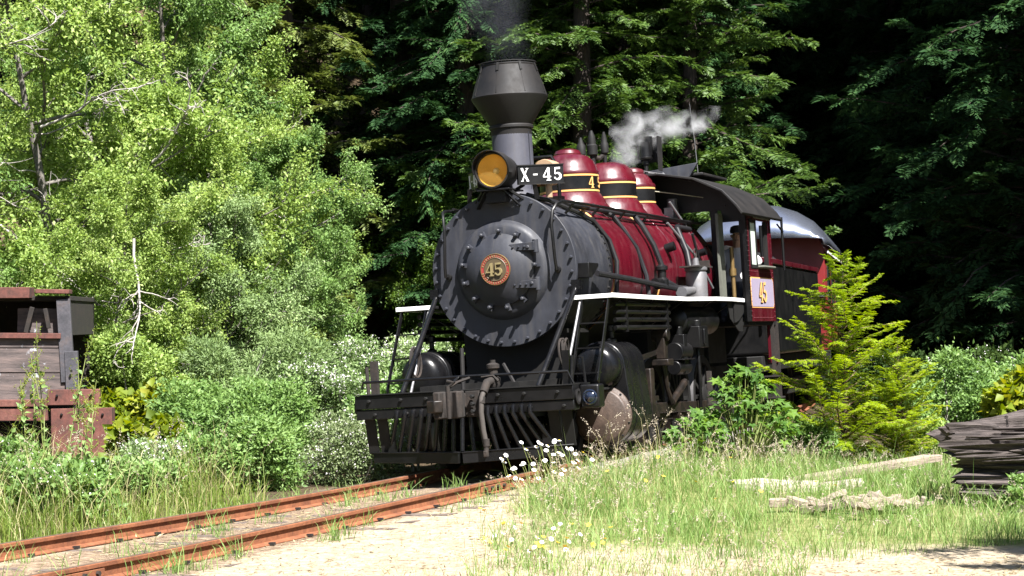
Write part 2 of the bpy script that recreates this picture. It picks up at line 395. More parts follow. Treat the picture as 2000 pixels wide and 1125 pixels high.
for i, s in enumerate(np.arange(-12, 15.4, .62)):
    p = track_point(s, rs.uniform(-.06, .06), -.133)
    o = link('railway_sleeper', sl_me[i % 5]); o.location = p
    o.rotation_euler = (0, 0, track_yaw(s) + R(90) + R(rs.uniform(-2.5, 2.5)))
    o.rotation_euler = (Matrix.Rotation(track_yaw(s) + R(rs.uniform(-2.5, 2.5)), 3, 'Z') @ Matrix.Rotation(CANT * (1 - .85 * float(smooth(2, 10, s))), 3, 'X') @ Matrix.Rotation(R(90), 3, 'Z')).to_euler()
    tag(o, 'weathered brown wooden sleeper half buried under the rusty rails', 'sleeper', 'sleepers under the track')
    if s > -1:
        for side in (1, -1):
            for sd in (-1, 1):
                c = link('spike', spike_me, None, RAILS[0 if side > 0 else 1]); c.location = track_point(s + rs.uniform(-.04, .04), side * .752 + sd * .076, -.128)
                c.rotation_euler = (CANT, 0, track_yaw(s) + (0 if sd > 0 else math.pi))

# timbers lying along the near rail
def rough_beam(name, p, q, w, h, mat, label, cat, seed=0, parent=None, n=14, jit=.012, group=None):
    rr = np.random.RandomState(seed); p, q = Vector(p), Vector(q); d = (q - p); L = d.length; d.normalize()
    u = Vector((0, 0, 1)); r = d.cross(u).normalized(); u = r.cross(d)
    prof = [(-.5, -.5), (.5, -.5), (.5, 0), (.46, .46), (.1, .5), (-.3, .49), (-.5, .4), (-.49, 0)]; k = len(prof); vs, fs = [], []
    for i in range(n):
        t = i / (n - 1)
        for (a, b) in prof:
            e = rr.uniform(-.06, .06) if i in (0, n - 1) else 0
            vs.append(Vector((t * L + e - L / 2, a * w + rr.uniform(-jit, jit), b * h + rr.uniform(-jit, jit))))
    for i in range(n - 1):
        for c in range(k): fs.append((i * k + c, i * k + (c + 1) % k, (i + 1) * k + (c + 1) % k, (i + 1) * k + c))
    fs += [tuple(range(k))[::-1], tuple(range((n - 1) * k, n * k))]
    o = MB().add(vs, fs).build(name, mat, parent, sharp=30); M = Matrix((d, -r, u)).transposed()
    o.location = (p + q) / 2; o.rotation_euler = M.to_euler()
    if label: tag(o, label, cat, group)
    return o
a, b = track_point(1.0, 1.28, -.10), track_point(-7.5, 1.40, -.06)
rough_beam('grey_timber', a, b, .24, .2, GREYW, 'long weathered grey timber lying beside the near rail under the cylinder', 'timber', 2, n=26)
a, b = track_point(1.9, 1.62, -.2), track_point(.4, 1.72, -.19)
rough_beam('grey_timber', a, b, .2, .16, GREYW, 'short grey timber offcut below the long timber beside the daisies', 'timber', 4)
# ------------------------------------------------------------------ lettering built from strokes
def strokes(mb, segs, M, depth):
    e = 0.0
    for pts, w in segs:
        e += .00045; ws = w if hasattr(w, '__len__') else [w] * len(pts)
        n = len(pts); top = []; bot = []
        for i, (x, y) in enumerate(pts):
            x0, y0 = pts[max(0, i - 1)]; x1, y1 = pts[min(n - 1, i + 1)]
            L = math.hypot(x1 - x0, y1 - y0) or 1; nx_, ny_ = -(y1 - y0) / L, (x1 - x0) / L
            top.append((x + nx_ * ws[i] / 2, y + ny_ * ws[i] / 2)); bot.append((x - nx_ * ws[i] / 2, y - ny_ * ws[i] / 2))
        for i in range(n - 1):
            quad = [bot[i], bot[i + 1], top[i + 1], top[i]]
            mb.prism(quad, depth + e, M)
def arc(cx, cy, r, a0, a1, n=14): return [(cx + r * math.cos(R(a0 + (a1 - a0) * i / n)), cy + r * math.sin(R(a0 + (a1 - a0) * i / n))) for i in range(n + 1)]
G4 = [([(.40, .98), (.02, .33)], .075), ([(.0, .30), (.62, .30)], .085), ([(.44, 1.), (.44, .03)], .16), ([(.26, .03), (.62, .03)], .065)]
_b = arc(.28, .32, .24, 140, -150, 18)
G5 = [([(.08, .92), (.50, .94)], .14), ([(.11, .90), (.09, .50)], .055), (_b, [.05 + .13 * max(0, math.sin(math.pi * i / 18)) for i in range(19)]), ([(.02, .2), (.12, .2)], .11)]
GX = [([(.04, 1.), (.50, 0.)], .15), ([(.48, 1.), (.04, 0.)], .075), ([(-.03, .98), (.16, .98)], .05), ([(.36, .98), (.56, .98)], .05), ([(-.04, .02), (.14, .02)], .05), ([(.38, .02), (.58, .02)], .05)]
GD = [([(.08, .5), (.42, .5)], .10)]
def text(name, glyphs, M, h, depth, mat, parent, gap=.72, squash=1.):
    x = 0
    for g in glyphs:
        mb = MB(); strokes(mb, g, M @ T(x, 0, 0) @ Matrix.Diagonal((h * squash, h, 1, 1)), depth); x += gap * h * squash; mb.build(name, mat, parent)

# ------------------------------------------------------------------ the locomotive
loco = thing('steam_locomotive', 'black and maroon steam locomotive with tall flared chimney coming round the bend', 'locomotive', (OX, OY, 0), (CANT, 0, R(-90) - ALPHA))
ZB, RB = 2.23, .885                              # boiler axis height, smokebox front radius
def P(name, mb, mat, parent=loco, bevel=0., sharp=38): return mb.build(name, mat, parent, bevel, sharp)
BX = T(0, 0, ZB) @ AX
def onb(x, a, r): return Vector((x, r * math.sin(R(a)), ZB + r * math.cos(R(a))))    # a degrees from the top towards +Y
def bolt_mesh(name, r, h, mat, n=8):
    me = MB().lathe([(r, -.01), (r, h * .6), (r * .6, h), (0, h)], AX, n).mesh(name); me.materials.append(mat); return me
bolt_f = bolt_mesh('front_bolt', .020, .042, GRAPH); rivet = bolt_mesh('rivet', .012, .009, BLACK); rivr = bolt_mesh('rivet', .010, .008, MAROON); nut = bolt_mesh('nut', .022, .03, BLACKM, 6)
def put(name, me, parent, M):
    o = link(name, me, None, parent); o.matrix_local = M; return o

P('smokebox', MB().lathe([(.84, -.03), (.862, -.03), (.862, -1.36), (.84, -1.36)], BX, 72), GRAPH)
front = P('smokebox_front', MB().lathe([(.86, -.06), (.885, -.055), (.885, -.006), (.879, 0), (.575, 0), (.565, .012), (.545, .055), (.50, .085), (.40, .085), (.30, .085)], BX, 72), GRAPH)
for k in range(32):
    a = R(360 * k / 32 + 5); put('bolt', bolt_f, front, T(0, .835 * math.sin(a), ZB + .835 * math.cos(a)))
DY = 0.0
door = P('smokebox_door', MB().lathe([(.415, .086), (.415, .13), (.40, .14), (.33, .185), (.22, .225), (.13, .243), (0, .247)], BX, 56), GRAPH)
clamp = MB().box((.0, 0, .0), (.055, .05, .12)).lathe([(.022, .0), (.022, .085), (.012, .095), (0, .095)], T(0, 0, .02) @ AX, 8).mesh('clamp'); clamp.materials.append(GRAPH)
for k in range(13):
    a = 360 * k / 13 - 52
    put('door_clamp', clamp, door, T(.115, .425 * math.sin(R(a)), ZB + .425 * math.cos(R(a))) @ RX(-a))
for z in (.24, -.19):
    mb = MB().prism([(0, -.05), (.30, -.035), (.34, 0), (.30, .035), (0, .05)], .03, T(.165, .46, ZB + z) @ Matrix(((0, 0, 1, 0), (-1, 0, 0, 0), (0, 1, 0, 0), (0, 0, 0, 1))))
    mb.cyl((.15, .46, ZB + z - .075), (.15, .46, ZB + z + .075), .035, 12); h = P('hinge', mb, GRAPH, door, .004)
    for y in (.2, .27, .34): put('rivet', bolt_f, h, T(.185, y, ZB + z) @ Matrix.Scale(.7, 4))
# number plate
pl = P('number_plate', MB().lathe([(.178, .24), (.178, .262), (.172, .268), (.135, .268), (.135, .262), (0, .262)], BX, 48), REDP, door)
PBR = paint('plate_brass', (.075, .055, .028), .4, (.05, .036, .02), .6); PGD = paint('dull_gilt', (.20, .16, .075), .35, (.1, .08, .04), .5)
P('plate_disc', MB().lathe([(.138, .262), (.138, .270), (.130, .275), (.126, .270), (0, .2695)], BX, 40), PBR, pl)
P('plate_rim', MB().lathe([(.172, .266), (.175, .274), (.181, .272), (.181, .25)], BX, 48), BRASS, pl)
FX = Matrix(((0, 0, 1, 0), (1, 0, 0, 0), (0, 1, 0, 0), (0, 0, 0, 1)))
text('numeral', [G4, G5], T(.2695, -.105, ZB - .075) @ FX, .15, .022, PGD, pl, .70, .98)
mb = MB()
for k in range(34):
    a = 360 * k / 34
    if 80 < a < 100 or 260 < a < 280: continue
    mb.box((.2695, .154 * math.sin(R(a)), ZB + .154 * math.cos(R(a))), (.007, .008 + .006 * (k % 3 == 0), .018), RX(-a))
o = P('raised_letters', mb, PGD, pl); o['kind'] = 'stuff'
# grab handles on the front
for sy in (1, -1):
    q = [(.01, sy * .67, 2.19), (.10, sy * .68, 2.19), (.12, sy * .675, 2.3), (.12, sy * .655, 2.7), (.10, sy * .67, 2.86), (.03, sy * .70, 2.94), (-.1, sy * .72, 2.965), (-.4, sy * .70, 2.98)]
    P('grab_handle', MB().tube(q, .019, 8).lathe([(.035, 0), (.035, .05), (0, .06)], T(.0, sy * .67, 2.19) @ AX, 10), BLACK)
# boiler
boil = P('boiler_barrel', MB().lathe([(.84, -1.37), (.872, -1.37), (.885, -1.5), (.90, -3.3), (.915, -4.6), (.93, -4.62), (.93, -5.95), (.3, -5.95)], BX, 72), MAROON)
for x, r, w, mt, nm in ((-1.375, .879, .05, BLACK, 'boiler_band'), (-1.455, .888, .04, GOLD, 'gold_band'), (-3.30, .907, .038, GOLD, 'gold_band'), (-2.5, .8955, .05, MAROON, 'boiler_band'), (-4.05, .9155, .05, MAROON, 'boiler_band'), (-4.7, .937, .06, MAROON, 'boiler_band'), (-5.4, .937, .05, MAROON, 'boiler_band')):
    P(nm, MB().lathe([(r - .01, w / 2), (r, w / 2 - .004), (r, -w / 2 + .004), (r - .01, -w / 2)], T(x, 0, ZB) @ AX, 72), mt, boil)
for k in range(18):
    put('rivet', nut, boil, Matrix.Translation(onb(-1.30, 40 + k * 6, .862)) @ RX(-(40 + k * 6)) @ RY(-90) @ Matrix.Scale(.7, 4))
P('underside_shade', MB().lathe([(.90, -1.40), (.925, -3.3), (.945, -4.7), (.945, -5.9)], BX, 36, arc=(R(180 + 24), R(360 - 24))), BLACKM, boil)  # black sheet over the maroon imitates deep shade below the running board
# three domes
def dome(x, r, ztop, lid, bands):
    zt = ztop
    pr = [(r + .17, ZB + .55), (r + .17, 2.93), (r + .15, 3.02), (r + .10, 3.09), (r + .085, 3.11), (r + .075, 3.15), (r + .035, 3.20), (r + .02, 3.225), (r, 3.245), (r, 3.47), (r + .012, 3.475), (r + .015, 3.50), (r, 3.525), (r * .97, zt - .2), (r * .88, zt - .12), (r * .7, zt - .055), (r * .45, zt - .02), (0, zt)]
    d = P('dome', MB().lathe(pr, T(x, 0, 0), 56), MAROON)
    P('black_band', MB().lathe([(r - .01, 3.275), (r + .004, 3.277), (r + .004, 3.443), (r - .01, 3.445)], T(x, 0, 0), 56), BLACK, d)
    for z in (3.262, 3.455):
        P('gold_band', MB().lathe([(r - .01, z - .013), (r + .008, z - .011), (r + .008, z + .011), (r - .01, z + .013)], T(x, 0, 0), 56), GOLD, d)
    if lid:
        P('dome_lid', MB().lathe([(.17, zt - .05), (.175, zt - .01), (.15, zt + .03), (.08, zt + .055), (0, zt + .06)], T(x, 0, 0), 32), MAROON, d)
    return d
d1 = dome(-2.53, .37, 3.76, True, 0); d2 = dome(-4.09, .385, 3.76, False, 0); d3 = dome(-5.25, .30, 3.70, True, 0)
for g, a in ((G4, 118 - 52), (G5, 118 - 21)):          # gilt 45 round the black band, facing the left side
    mb = MB(); strokes(mb, g, T(-2.53, 0, 3.29) @ RZ(a) @ T(.376, 0, 0) @ FX @ T(-.045, 0, 0) @ Matrix.Diagonal((.145, .14, 1, 1)), .004); P('numeral', mb, GOLD, d1)
# chimney
SX = -.53
chim = P('chimney', MB().lathe([(.34, 2.95), (.30, 3.08), (.255, 3.13), (.24, 3.18), (.238, 3.86), (.232, 3.9)], T(SX, 0, 0), 48), TUBE)
cap = P('chimney_cap', MB().lathe([(.235, 3.8), (.246, 3.89), (.262, 3.905), (.262, 3.93), (.25, 3.945), (.445, 4.25), (.452, 4.272), (.442, 4.29), (.405, 4.42), (.33, 4.63), (.335, 4.645), (.325, 4.66), (.31, 4.64), (.38, 4.4), (.40, 4.28), (.22, 3.95), (.2, 3.5)], T(SX, 0, 0), 56), GRAPHD, chim)
for a in range(0, 360, 45):
    c, s_ = math.cos(R(a)), math.sin(R(a))
    P('rim_clip', MB().bar((SX + .325 * c, .325 * s_, 4.67), (SX + .365 * c, .365 * s_, 4.56), .03, .012), BLACKM, cap)
    P('seam_strip', MB().bar((SX + .443 * c, .443 * s_, 4.296), (SX + .342 * c, .342 * s_, 4.61), .012, .008, up=(c, s_, .3)), GRAPHD, cap)
P('rim_wire', MB().tube([(SX + .335 * math.cos(t), .335 * math.sin(t), 4.672) for t in np.linspace(0, 2 * math.pi, 40)], .008, 6), BLACKM, cap)
P('chimney_seam', MB().bar((SX + .238 * math.cos(R(75)), .238 * math.sin(R(75)), 3.15), (SX + .238 * math.cos(R(75)), .238 * math.sin(R(75)), 3.85), .012, .012), GRAPH, chim)
# headlight
HZ = 3.37; HM = T(0, 0, HZ) @ AX
hl = P('headlight', MB().lathe([(0, -.26), (.10, -.25), (.18, -.2), (.195, -.12), (.20, .16), (.212, .165), (.212, .21), (.195, .215), (.188, .20), (.185, .0)], HM, 40), GRAPHD)
ref = NT('lamp_reflector').set(Base_Color=(.85, .62, .22), Metallic=.35, Roughness=.22).m
gl_ = NT('amber_lens'); gl_.set(Base_Color=(.9, .6, .2), Roughness=.05); _t = gl_.new('ShaderNodeBsdfTransparent'); _t.inputs[0].default_value = (1, .94, .78, 1); _x = gl_.new('ShaderNodeMixShader'); _x.inputs[0].default_value = .07; gl_.l.new(_t.outputs[0], _x.inputs[1]); gl_.l.new(gl_.b.outputs[0], _x.inputs[2]); gl_.l.new(_x.outputs[0], gl_.out.inputs[0]); gl = gl_.m
P('reflector', MB().lathe([(.184, .165), (.17, .10), (.14, .04), (.09, -.01), (.04, -.035), (0, -.04)], HM, 40), ref, hl)
P('bulb', MB().lathe([(0, .0), (.02, .01), (.034, .045), (.034, .07), (.02, .1), (0, .105)], HM, 16), WHITE, hl)
P('lens', MB().lathe([(.187, .178), (.12, .192), (0, .2), (0, .196), (.12, .187), (.187, .172)], HM, 40), gl, hl)
vis = MB()
vs = []; fs = []
for i in range(25):
    a = R(-100 + 200 * i / 24); ext = .09 * max(0, math.cos(a * .86)) ** .7
    for rr, ex in ((.217, .10), (.217, .215 + ext), (.225, .215 + ext), (.225, .10)): vs.append(HM @ Vector((rr * math.sin(a), rr * math.cos(a), ex)))
for i in range(24):
    for k in range(4): fs.append((i * 4 + k, i * 4 + (k + 1) % 4, i * 4 + 4 + (k + 1) % 4, i * 4 + 4 + k))
P('visor', MB().add(vs, fs), GRAPHD, hl)
P('headlight_bracket', MB().rng(-.28, .2, -.2, .2, 3.135, 3.155).bar((.1, .16, 3.14), (-.02, .30, 3.02), .03).bar((.1, -.16, 3.14), (-.02, -.30, 3.02), .03).rng(-.2, .12, -.12, .12, 3.0, 3.16), BLACK, hl, .004)
for y in (-.1, .1):
    P('bracket_leg', MB().bar((.14, y, 3.14), (.02, y * 2.6, 2.95), .05, .014), BLACK, hl)
# number boards either side of the lamp
for sy in (1, -1):
    a = Vector((.02, sy * .25, 3.195)); b = Vector((-.27, .705, 3.195)) if sy > 0 else Vector((-.44, -.54, 3.195)); d = (b - a).normalized() * (1 if sy > 0 else -1)
    o_ = a if sy > 0 else b; Lb = (b - a).length; nrm = d.cross(Vector((0, 0, 1)))
    M = Matrix((d, Vector((0, 0, 1)), nrm)).transposed().to_4x4(); M.translation = o_
    bd = P('number_board', MB().prism([(0, 0), (Lb, 0), (Lb, .215), (0, .215)], -.07, M), BLACK, loco, .004)
    P('board_frame', MB().prism([(-.006, -.008), (Lb + .006, -.008), (Lb + .006, .003), (-.006, .003)], .012, M).prism([(-.006, .212), (Lb + .006, .212), (Lb + .006, .223), (-.006, .223)], .012, M), BLACKM, bd)
    text('letter', [GX, GD, G4, G5], M @ T(.04, .032, .0005), .15, .003, WHITE, bd, .85, 1.0)
    P('board_bracket', MB().bar((-.1, sy * .4, 3.2), (-.12, sy * .42, 3.02), .05, .02).bar((-.02, sy * .3, 3.19), (-.1, sy * .12, 3.12), .03), BLACK, bd)
# bell
bm = T(-1.55, .0, 0)
bell = P('bell', MB().lathe([(.0, 3.60), (.05, 3.60), (.09, 3.57), (.105, 3.48), (.12, 3.38), (.165, 3.30), (.155, 3.30), (.1, 3.38)], bm, 32), BRASS)
P('bell_yoke', MB().tube([(-1.55, -.2, 3.15), (-1.55, -.2, 3.5), (-1.55, -.12, 3.64), (-1.55, .12, 3.64), (-1.55, .2, 3.5), (-1.55, .2, 3.15)], .025, 8).rng(-1.62, -1.48, -.24, .24, 3.06, 3.15), BLACK, bell)
# generator drum by the bell
P('generator_drum', MB().lathe([(0, 0), (.14, 0), (.15, .02), (.15, .26), (.14, .28), (0, .28)], T(-1.15, .26, 3.40) @ AX, 28).cyl((-1.0, .26, 3.1), (-1.0, .26, 3.3), .04, 10), paint('tan_drum', (.30, .2, .12), .5, (.2, .13, .08), .5))
# valves above the second dome
for (x, y, z0, z1, r) in ((-3.75, -.22, 3.7, 4.08, .05), (-3.85, -.10, 3.7, 4.17, .06), (-3.95, .04, 3.72, 4.15, .045)):
    P('safety_valve', MB().lathe([(r * .6, z0), (r * .6, z0 + .13), (r * 1.2, z0 + .15), (r * 1.2, z0 + .27), (r * .9, z0 + .29), (r * .8, z1 - .08), (r * .3, z1), (0, z1)], T(x, y, 0), 16), BLACKM)
P('valve_elbow', MB().tube([(-3.9, -.08, 3.82), (-3.92, -.02, 3.80), (-3.95, .04, 3.86)], .035, 8), RUSTD)
# whistle and its box ahead of the cab
wx, wy_ = -5.55, .12
wh = P('whistle', MB().lathe([(.03, 3.45), (.03, 3.80), (.05, 3.82), (.05, 3.86), (.095, 3.89), (.1, 3.91), (.085, 3.92), (.075, 4.13), (0, 4.13)], T(wx, wy_, 0), 20).lathe([(.06, 3.95), (.06, 4.21), (0, 4.21)], T(wx - .08, wy_ + .03, 0), 16).lathe([(.02, 3.5), (.055, 3.56), (.02, 3.62)], T(wx, wy_, 0), 12), BLACK)
P('whistle_guard', MB().rng(wx - .16, wx - .14, wy_ - .16, wy_ + .2, 3.85, 4.2).rng(wx - .14, wx + .02, wy_ + .18, wy_ + .2, 3.72, 4.2), GRAPHD, wh)
P('whistle_lever', MB().tube([(wx + .1, -.25, 3.75), (wx, wy_, 3.70), (wx, .36, 3.66)], .012, 6).lathe([(0, -.03), (.03, 0), (0, .03)], T(wx, .36, 3.66), 10), STEEL, wh)
P('whistle_cord', MB().tube([(-5.3, .25, 3.42), (-5.6, .5, 3.38), (-6.0, .9, 3.3), (-6.1, 1.05, 3.38)], .007, 5), paint('cord', (.35, .33, .25), .8), wh)
P('roof_cord', MB().tube([(-5.4, .1, 3.72), (-5.8, .55, 3.62), (-6.2, .9, 3.4)], .006, 5), STEEL, wh)
P('steam_turret', MB().rng(-5.9, -5.6, .32, .46, 3.0, 3.2).cyl((-5.7, .42, 3.15), (-5.7, .42, 3.32), .07, 14).cyl((-5.6, .40, 3.05), (-5.35, .5, 2.95), .03, 8), STEEL, bevel=.01)
# handrails along the boiler, pipes
for sy in (1, -1):
    hr = P('handrail', MB().tube([(-.2, sy * .66, 2.99)] + [(x, sy * (.70 + .012 * (i % 2)), 2.985 - .004 * i) for i, x in enumerate((-.5, -1.5, -2.5, -3.5, -4.5, -5.5, -6.0))], .019, 8), BLACK)
    for x in (-.6, -1.55, -2.6, -3.6, -4.6, -5.5):
        P('handrail_post', MB().cyl((x, sy * .70, 2.985), (x, sy * .58, 2.86), .017, 8), BLACK, hr)
    P('sand_pipe', MB().tube([(-2.1, sy * .42, 3.05), (-2.2, sy * .66, 2.90), (-2.45, sy * .86, 2.5), (-2.5, sy * .95, 2.15), (-2.4, sy * 1.0, 1.9)], .03, 8), PIPE)
P('boiler_pipe', MB().tube([(-1.0, .50, 2.98), (-2.0, .60, 2.96), (-3.2, .64, 2.95), (-4.2, .62, 2.97), (-5.8, .64, 2.96)], .026, 8), PIPE)
P('smokebox_pipe', MB().tube([(-.15, .2, 3.08), (-.5, .42, 3.03), (-.95, .60, 2.90), (-1.28, .70, 2.80), (-1.42, .84, 2.56), (-1.42, .92, 2.3), (-1.40, .90, 1.9)], .028, 8).tube([(-.25, .25, 3.10), (-.8, .5, 3.0), (-1.5, .58, 2.98)], .02, 8), PIPE)
P('delivery_pipe', MB().tube([(-3.05, .68, 2.93), (-2.95, .80, 2.8), (-3.0, .92, 2.55), (-3.05, .99, 2.3), (-3.05, .99, 2.12)], .035, 8).tube([(-5.5, .70, 2.86), (-4.75, .74, 2.86), (-4.55, .80, 2.82), (-4.5, .93, 2.5), (-4.4, 1.0, 2.2), (-4.15, 1.02, 2.0)], .04, 10).tube([(-2.85, .98, 2.02), (-3.3, 1.0, 2.06), (-3.7, 1.0, 2.0), (-4.1, 1.02, 2.0)], .045, 10), PIPE)
P('check_valve', MB().lathe([(.05, 2.0), (.085, 2.03), (.085, 2.1), (.055, 2.13), (.055, 2.22), (.08, 2.23), (.08, 2.27), (.03, 2.3)], T(-3.05, .99, 0), 14).cyl((-2.75, .98, 2.06), (-3.1, .99, 2.06), .06, 12), BLACK)
P('washout_plug', MB().cyl((-3.75, .86, 2.53), (-3.75, .98, 2.56), .06, 12), BLACK)
P('washout_plug', MB().cyl((-5.2, .86, 2.50), (-5.2, 1.0, 2.53), .05, 12), BLACK)
P('reach_rod', MB().tube([(-.6, .93, 2.14), (-1.6, 1.0, 2.09), (-2.7, 1.03, 2.03), (-3.9, 1.05, 1.98)], .035, 8).tube([(-4.6, .99, 2.75), (-4.9, 1.02, 2.2), (-5.0, 1.02, 1.95)], .02, 8), PIPE)
P('chrome_lever', MB().tube([(-4.3, .74, 2.9), (-4.75, .98, 2.45), (-5.15, 1.08, 2.02)], .017, 8).tube([(-5.3, .5, 3.25), (-5.55, .62, 2.95), (-5.75, .75, 2.7)], .016, 8), STEEL)
P('smokebox_bracket', MB().prism([(0, 0), (-.36, .0), (-.36, -.04), (-.1, -.17), (0, -.17)], .16, T(-.1, 1.0, 2.25) @ RX(90)), BLACK, bevel=.006)
P('red_tag', MB().prism([(-.03, 0), (0, -.075), (.03, 0), (.02, .05), (-.02, .05)], -.006, T(-.62, .862, 2.20) @ RX(90)), REDP)
# air pump above the running board
ap = P('air_pump', MB().lathe([(.0, 1.88), (.14, 1.88), (.14, 2.2), (.125, 2.22), (.15, 2.24), (.15, 2.27), (.05, 2.31), (.04, 2.40), (0, 2.41)], T(-4.2, 1.12, 0), 24).cyl((-3.45, 1.12, 1.94), (-4.0, 1.12, 1.97), .075, 14, .05), STEEL)
P('pump_bracket', MB().rng(-4.6, -3.9, .98, 1.24, 2.275, 2.295).rng(-4.62, -4.58, 1.0, 1.2, 2.2, 2.38).tube([(-4.2 + .06 * math.cos(t), 1.12, 2.46 + .06 * math.sin(t)) for t in np.linspace(0, 6.28, 14)], .01, 6), RUSTD, ap)
# running boards, edged in white
for sy in (1, -1):
    rbd = P('running_board', MB().rng(-5.98, .08, sy * .84, sy * 1.295, 1.835, 1.868), BLACKM, bevel=.004)
    e = MB()
    pts = [(.075, 1.31, 1.872), (-1.2, 1.31, 1.862), (-3.0, 1.31, 1.855), (-4.4, 1.31, 1.872), (-5.2, 1.31, 1.872), (-5.96, 1.31, 1.862)]
    for a, b in zip(pts[:-1], pts[1:]):
        e.bar((a[0] - .003, sy * a[1], a[2] - .018), (b[0] + .003, sy * b[1], b[2] - .018), .028, .05)
    P('white_edge', e, WHITE, rbd, .003)
    P('white_front_edge', MB().rng(.082, .108, sy * .85, sy * 1.33, 1.828, 1.876), WHITE, rbd, .003)
    for x in (-.5, -1.8, -3.1, -4.4, -5.5): P('board_bracket', MB().bar((x, sy * 1.25, 1.83), (x, sy * .8, 1.55), .04, .012), BLACK, rbd)
    # front ladder
    la = P('ladder', MB().bar((.06, sy * 1.27, 1.83), (.62, sy * 1.27, .90), .012, .06, up=(1, 0, 0)).bar((.06, sy * .96, 1.83), (.62, sy * .96, .90), .012, .06, up=(1, 0, 0)), BLACK)
    for k in range(3):
        t = (k + 1) / 3.35; x = .06 + .56 * t; z = 1.83 - .93 * t
        P('rung', MB().rng(x - .10, x + .04, sy * .967, sy * 1.263, z - .008, z + .008), BLACK, la)
    P('front_stay', MB().tube([(-.02, sy * .86, 1.98), (1.28, sy * .80, .88)], .03, 12).rng(-.06, .03, sy * .82, sy * .92, 1.95, 2.06), BLACKG)
    P('inner_stay', MB().tube([(.05, sy * .93, 1.84), (.75, sy * .92, .88)], .016, 8), STEEL)
    P('hand_post', MB().tube([(1.3, sy * 1.19, .86), (1.28, sy * 1.21, 1.2)], .022, 8).rng(1.22, 1.28, sy * 1.09, sy * 1.17, .86, 1.26), RUSTD if sy < 0 else BLACK)
P('deck_plate', MB().rng(-.2, 1.28, -1.2, 1.2, .80, .825), BLACKM)
P('saddle', MB().prism([(-.75, 0), (.75, 0), (.6, .5), (.62, .9), (-.62, .9), (-.6, .5)], -.9, T(-.2, 0, .62) @ AX), BLACKM)
P('frame', MB().rng(-7.6, 1.28, .48, .58, .55, .95).rng(-7.6, 1.28, -.58, -.48, .55, .95).rng(-5.9, -3.2, -.7, .7, .75, 1.55), BLACKM)
# pilot beam
beam = P('pilot_beam', MB().rng(1.28, 1.5, -1.275, 1.275, .735, .885), BLACK, bevel=.008)
P('lower_beam', MB().rng(1.30, 1.485, -1.27, 1.27, .62, .73), BLACK, beam, .008)
P('beam_plate', MB().rng(1.27, 1.52, -1.275, 1.275, .887, .897), BLACKM, beam)
for y in (-1.1, -.72, -.42, .42, .72, 1.1):
    put('beam_bolt', nut, beam, T(1.5, y, .82)); put('beam_bolt', nut, beam, T(1.485, y + .06, .67))
for sy in (1, -1):
    P('poling_pocket', MB().lathe([(.0, .0), (.075, 0), (.085, .02), (.06, .025), (.04, .008), (0, .005)], T(1.39, sy * 1.275, .76) @ RX(-90 * sy), 20), GRAPHD, beam)
# cowcatcher
low = P('pilot_foot', MB().bar((1.30, -1.16, .195), (1.62, -.02, .165), .035, .115).bar((1.62, .02, .165), (1.30, 1.16, .195), .035, .115).bar((1.25, -1.17, .25), (1.57, 0, .225), .16, .012).bar((1.57, 0, .224), (1.25, 1.17, .249), .16, .012), BLACK, bevel=.004)
for t in np.linspace(-.88, .88, 17):
    yt, yb = .88 * t, 1.10 * t; xb = 1.57 - .31 * abs(t)
    P('pilot_bar', MB().tube([(1.44, yt, .71), (1.51, yt, .685), (1.52, yt * .99 + yb * .01, .62), (xb, yb, .235)], [.026, .026, .026, .024], 12), BLACKG, low)
for sy in (1, -1):
    for y in (1.0, 1.15):
        P('pilot_post', MB().bar((1.40, sy * y, .63), (1.31, sy * y, .24), .12, .02, up=(1, 0, 0)), BLACKM, low)
    P('pilot_gusset', MB().prism([(0, 0), (.11, 0), (.02, .24)], .014, T(1.37, sy * .85, .25) @ Matrix(((0, 0, 1, 0), (sy, 0, 0, 0), (0, 1, 0, 0), (0, 0, 0, 1)))), BLACK, low)
# coupler, hose, rod and fittings
cp = P('coupler', MB().rng(1.4, 1.72, -.11, .07, .70, .86).prism([(-.19, -.14), (.0, -.15), (.12, -.12), (.13, -.04), (.02, -.03), (.0, .05), (.06, .13), (.0, .17), (-.19, .12)], .29, T(1.84, -.03, .60)), RUSTD, bevel=.015)
P('knuckle', MB().prism([(-.04, -.12), (.07, -.13), (.1, -.03), (.05, .05), (-.02, .02)], .13, T(1.93, -.08, .67)), GREASE, cp, .012)
P('coupler_pin', MB().cyl((1.84, -.02, .6), (1.84, -.02, .95), .025, 10).tube([(1.80, -.02, .93), (1.62, 0, .98), (1.5, .1, 1.02)], .016, 6).tube([(1.84, -.02, .93), (1.83, .05, .98), (1.8, -.04, 1.0)], .018, 6), RUSTD, cp)
for z in (.66, .74, .82): put('beam_bolt', nut, cp, T(1.60, .16, z) @ Matrix.Scale(1.2, 4))
P('coupler_plate', MB().rng(1.502, 1.56, .06, .22, .60, .88), RUSTD, cp, .006)
hs = P('air_hose', MB().tube([(1.62, .30, .86), (1.66, .29, .80), (1.67, .28, .65), (1.66, .29, .45), (1.65, .31, .30)], .028, 12), RUBBER)
P('angle_cock', MB().lathe([(.06, 0), (.075, .03), (.075, .10), (.05, .12), (.05, .2), (.07, .21), (.07, .25), (.03, .27), (.03, .30), (0, .3)], T(1.40, .34, .9), 16).tube([(1.42, .34, .98), (1.55, .32, .96), (1.62, .30, .86)], .045, 10).tube([(1.45, .22, 1.02), (1.46, .36, 1.03), (1.47, .42, .97)], .013, 6), RUSTD, hs)
P('hose_clamp', MB().cyl((1.66, .29, .74), (1.645, .293, .81), .034, 12).cyl((1.65, .31, .36), (1.65, .312, .28), .036, 12), RUSTD, hs)
P('glad_hand', MB().cyl((1.65, .31, .29), (1.66, .31, .22), .028, 10).box((1.67, .31, .20), (.06, .05, .07)), RUSTD, hs, .01)
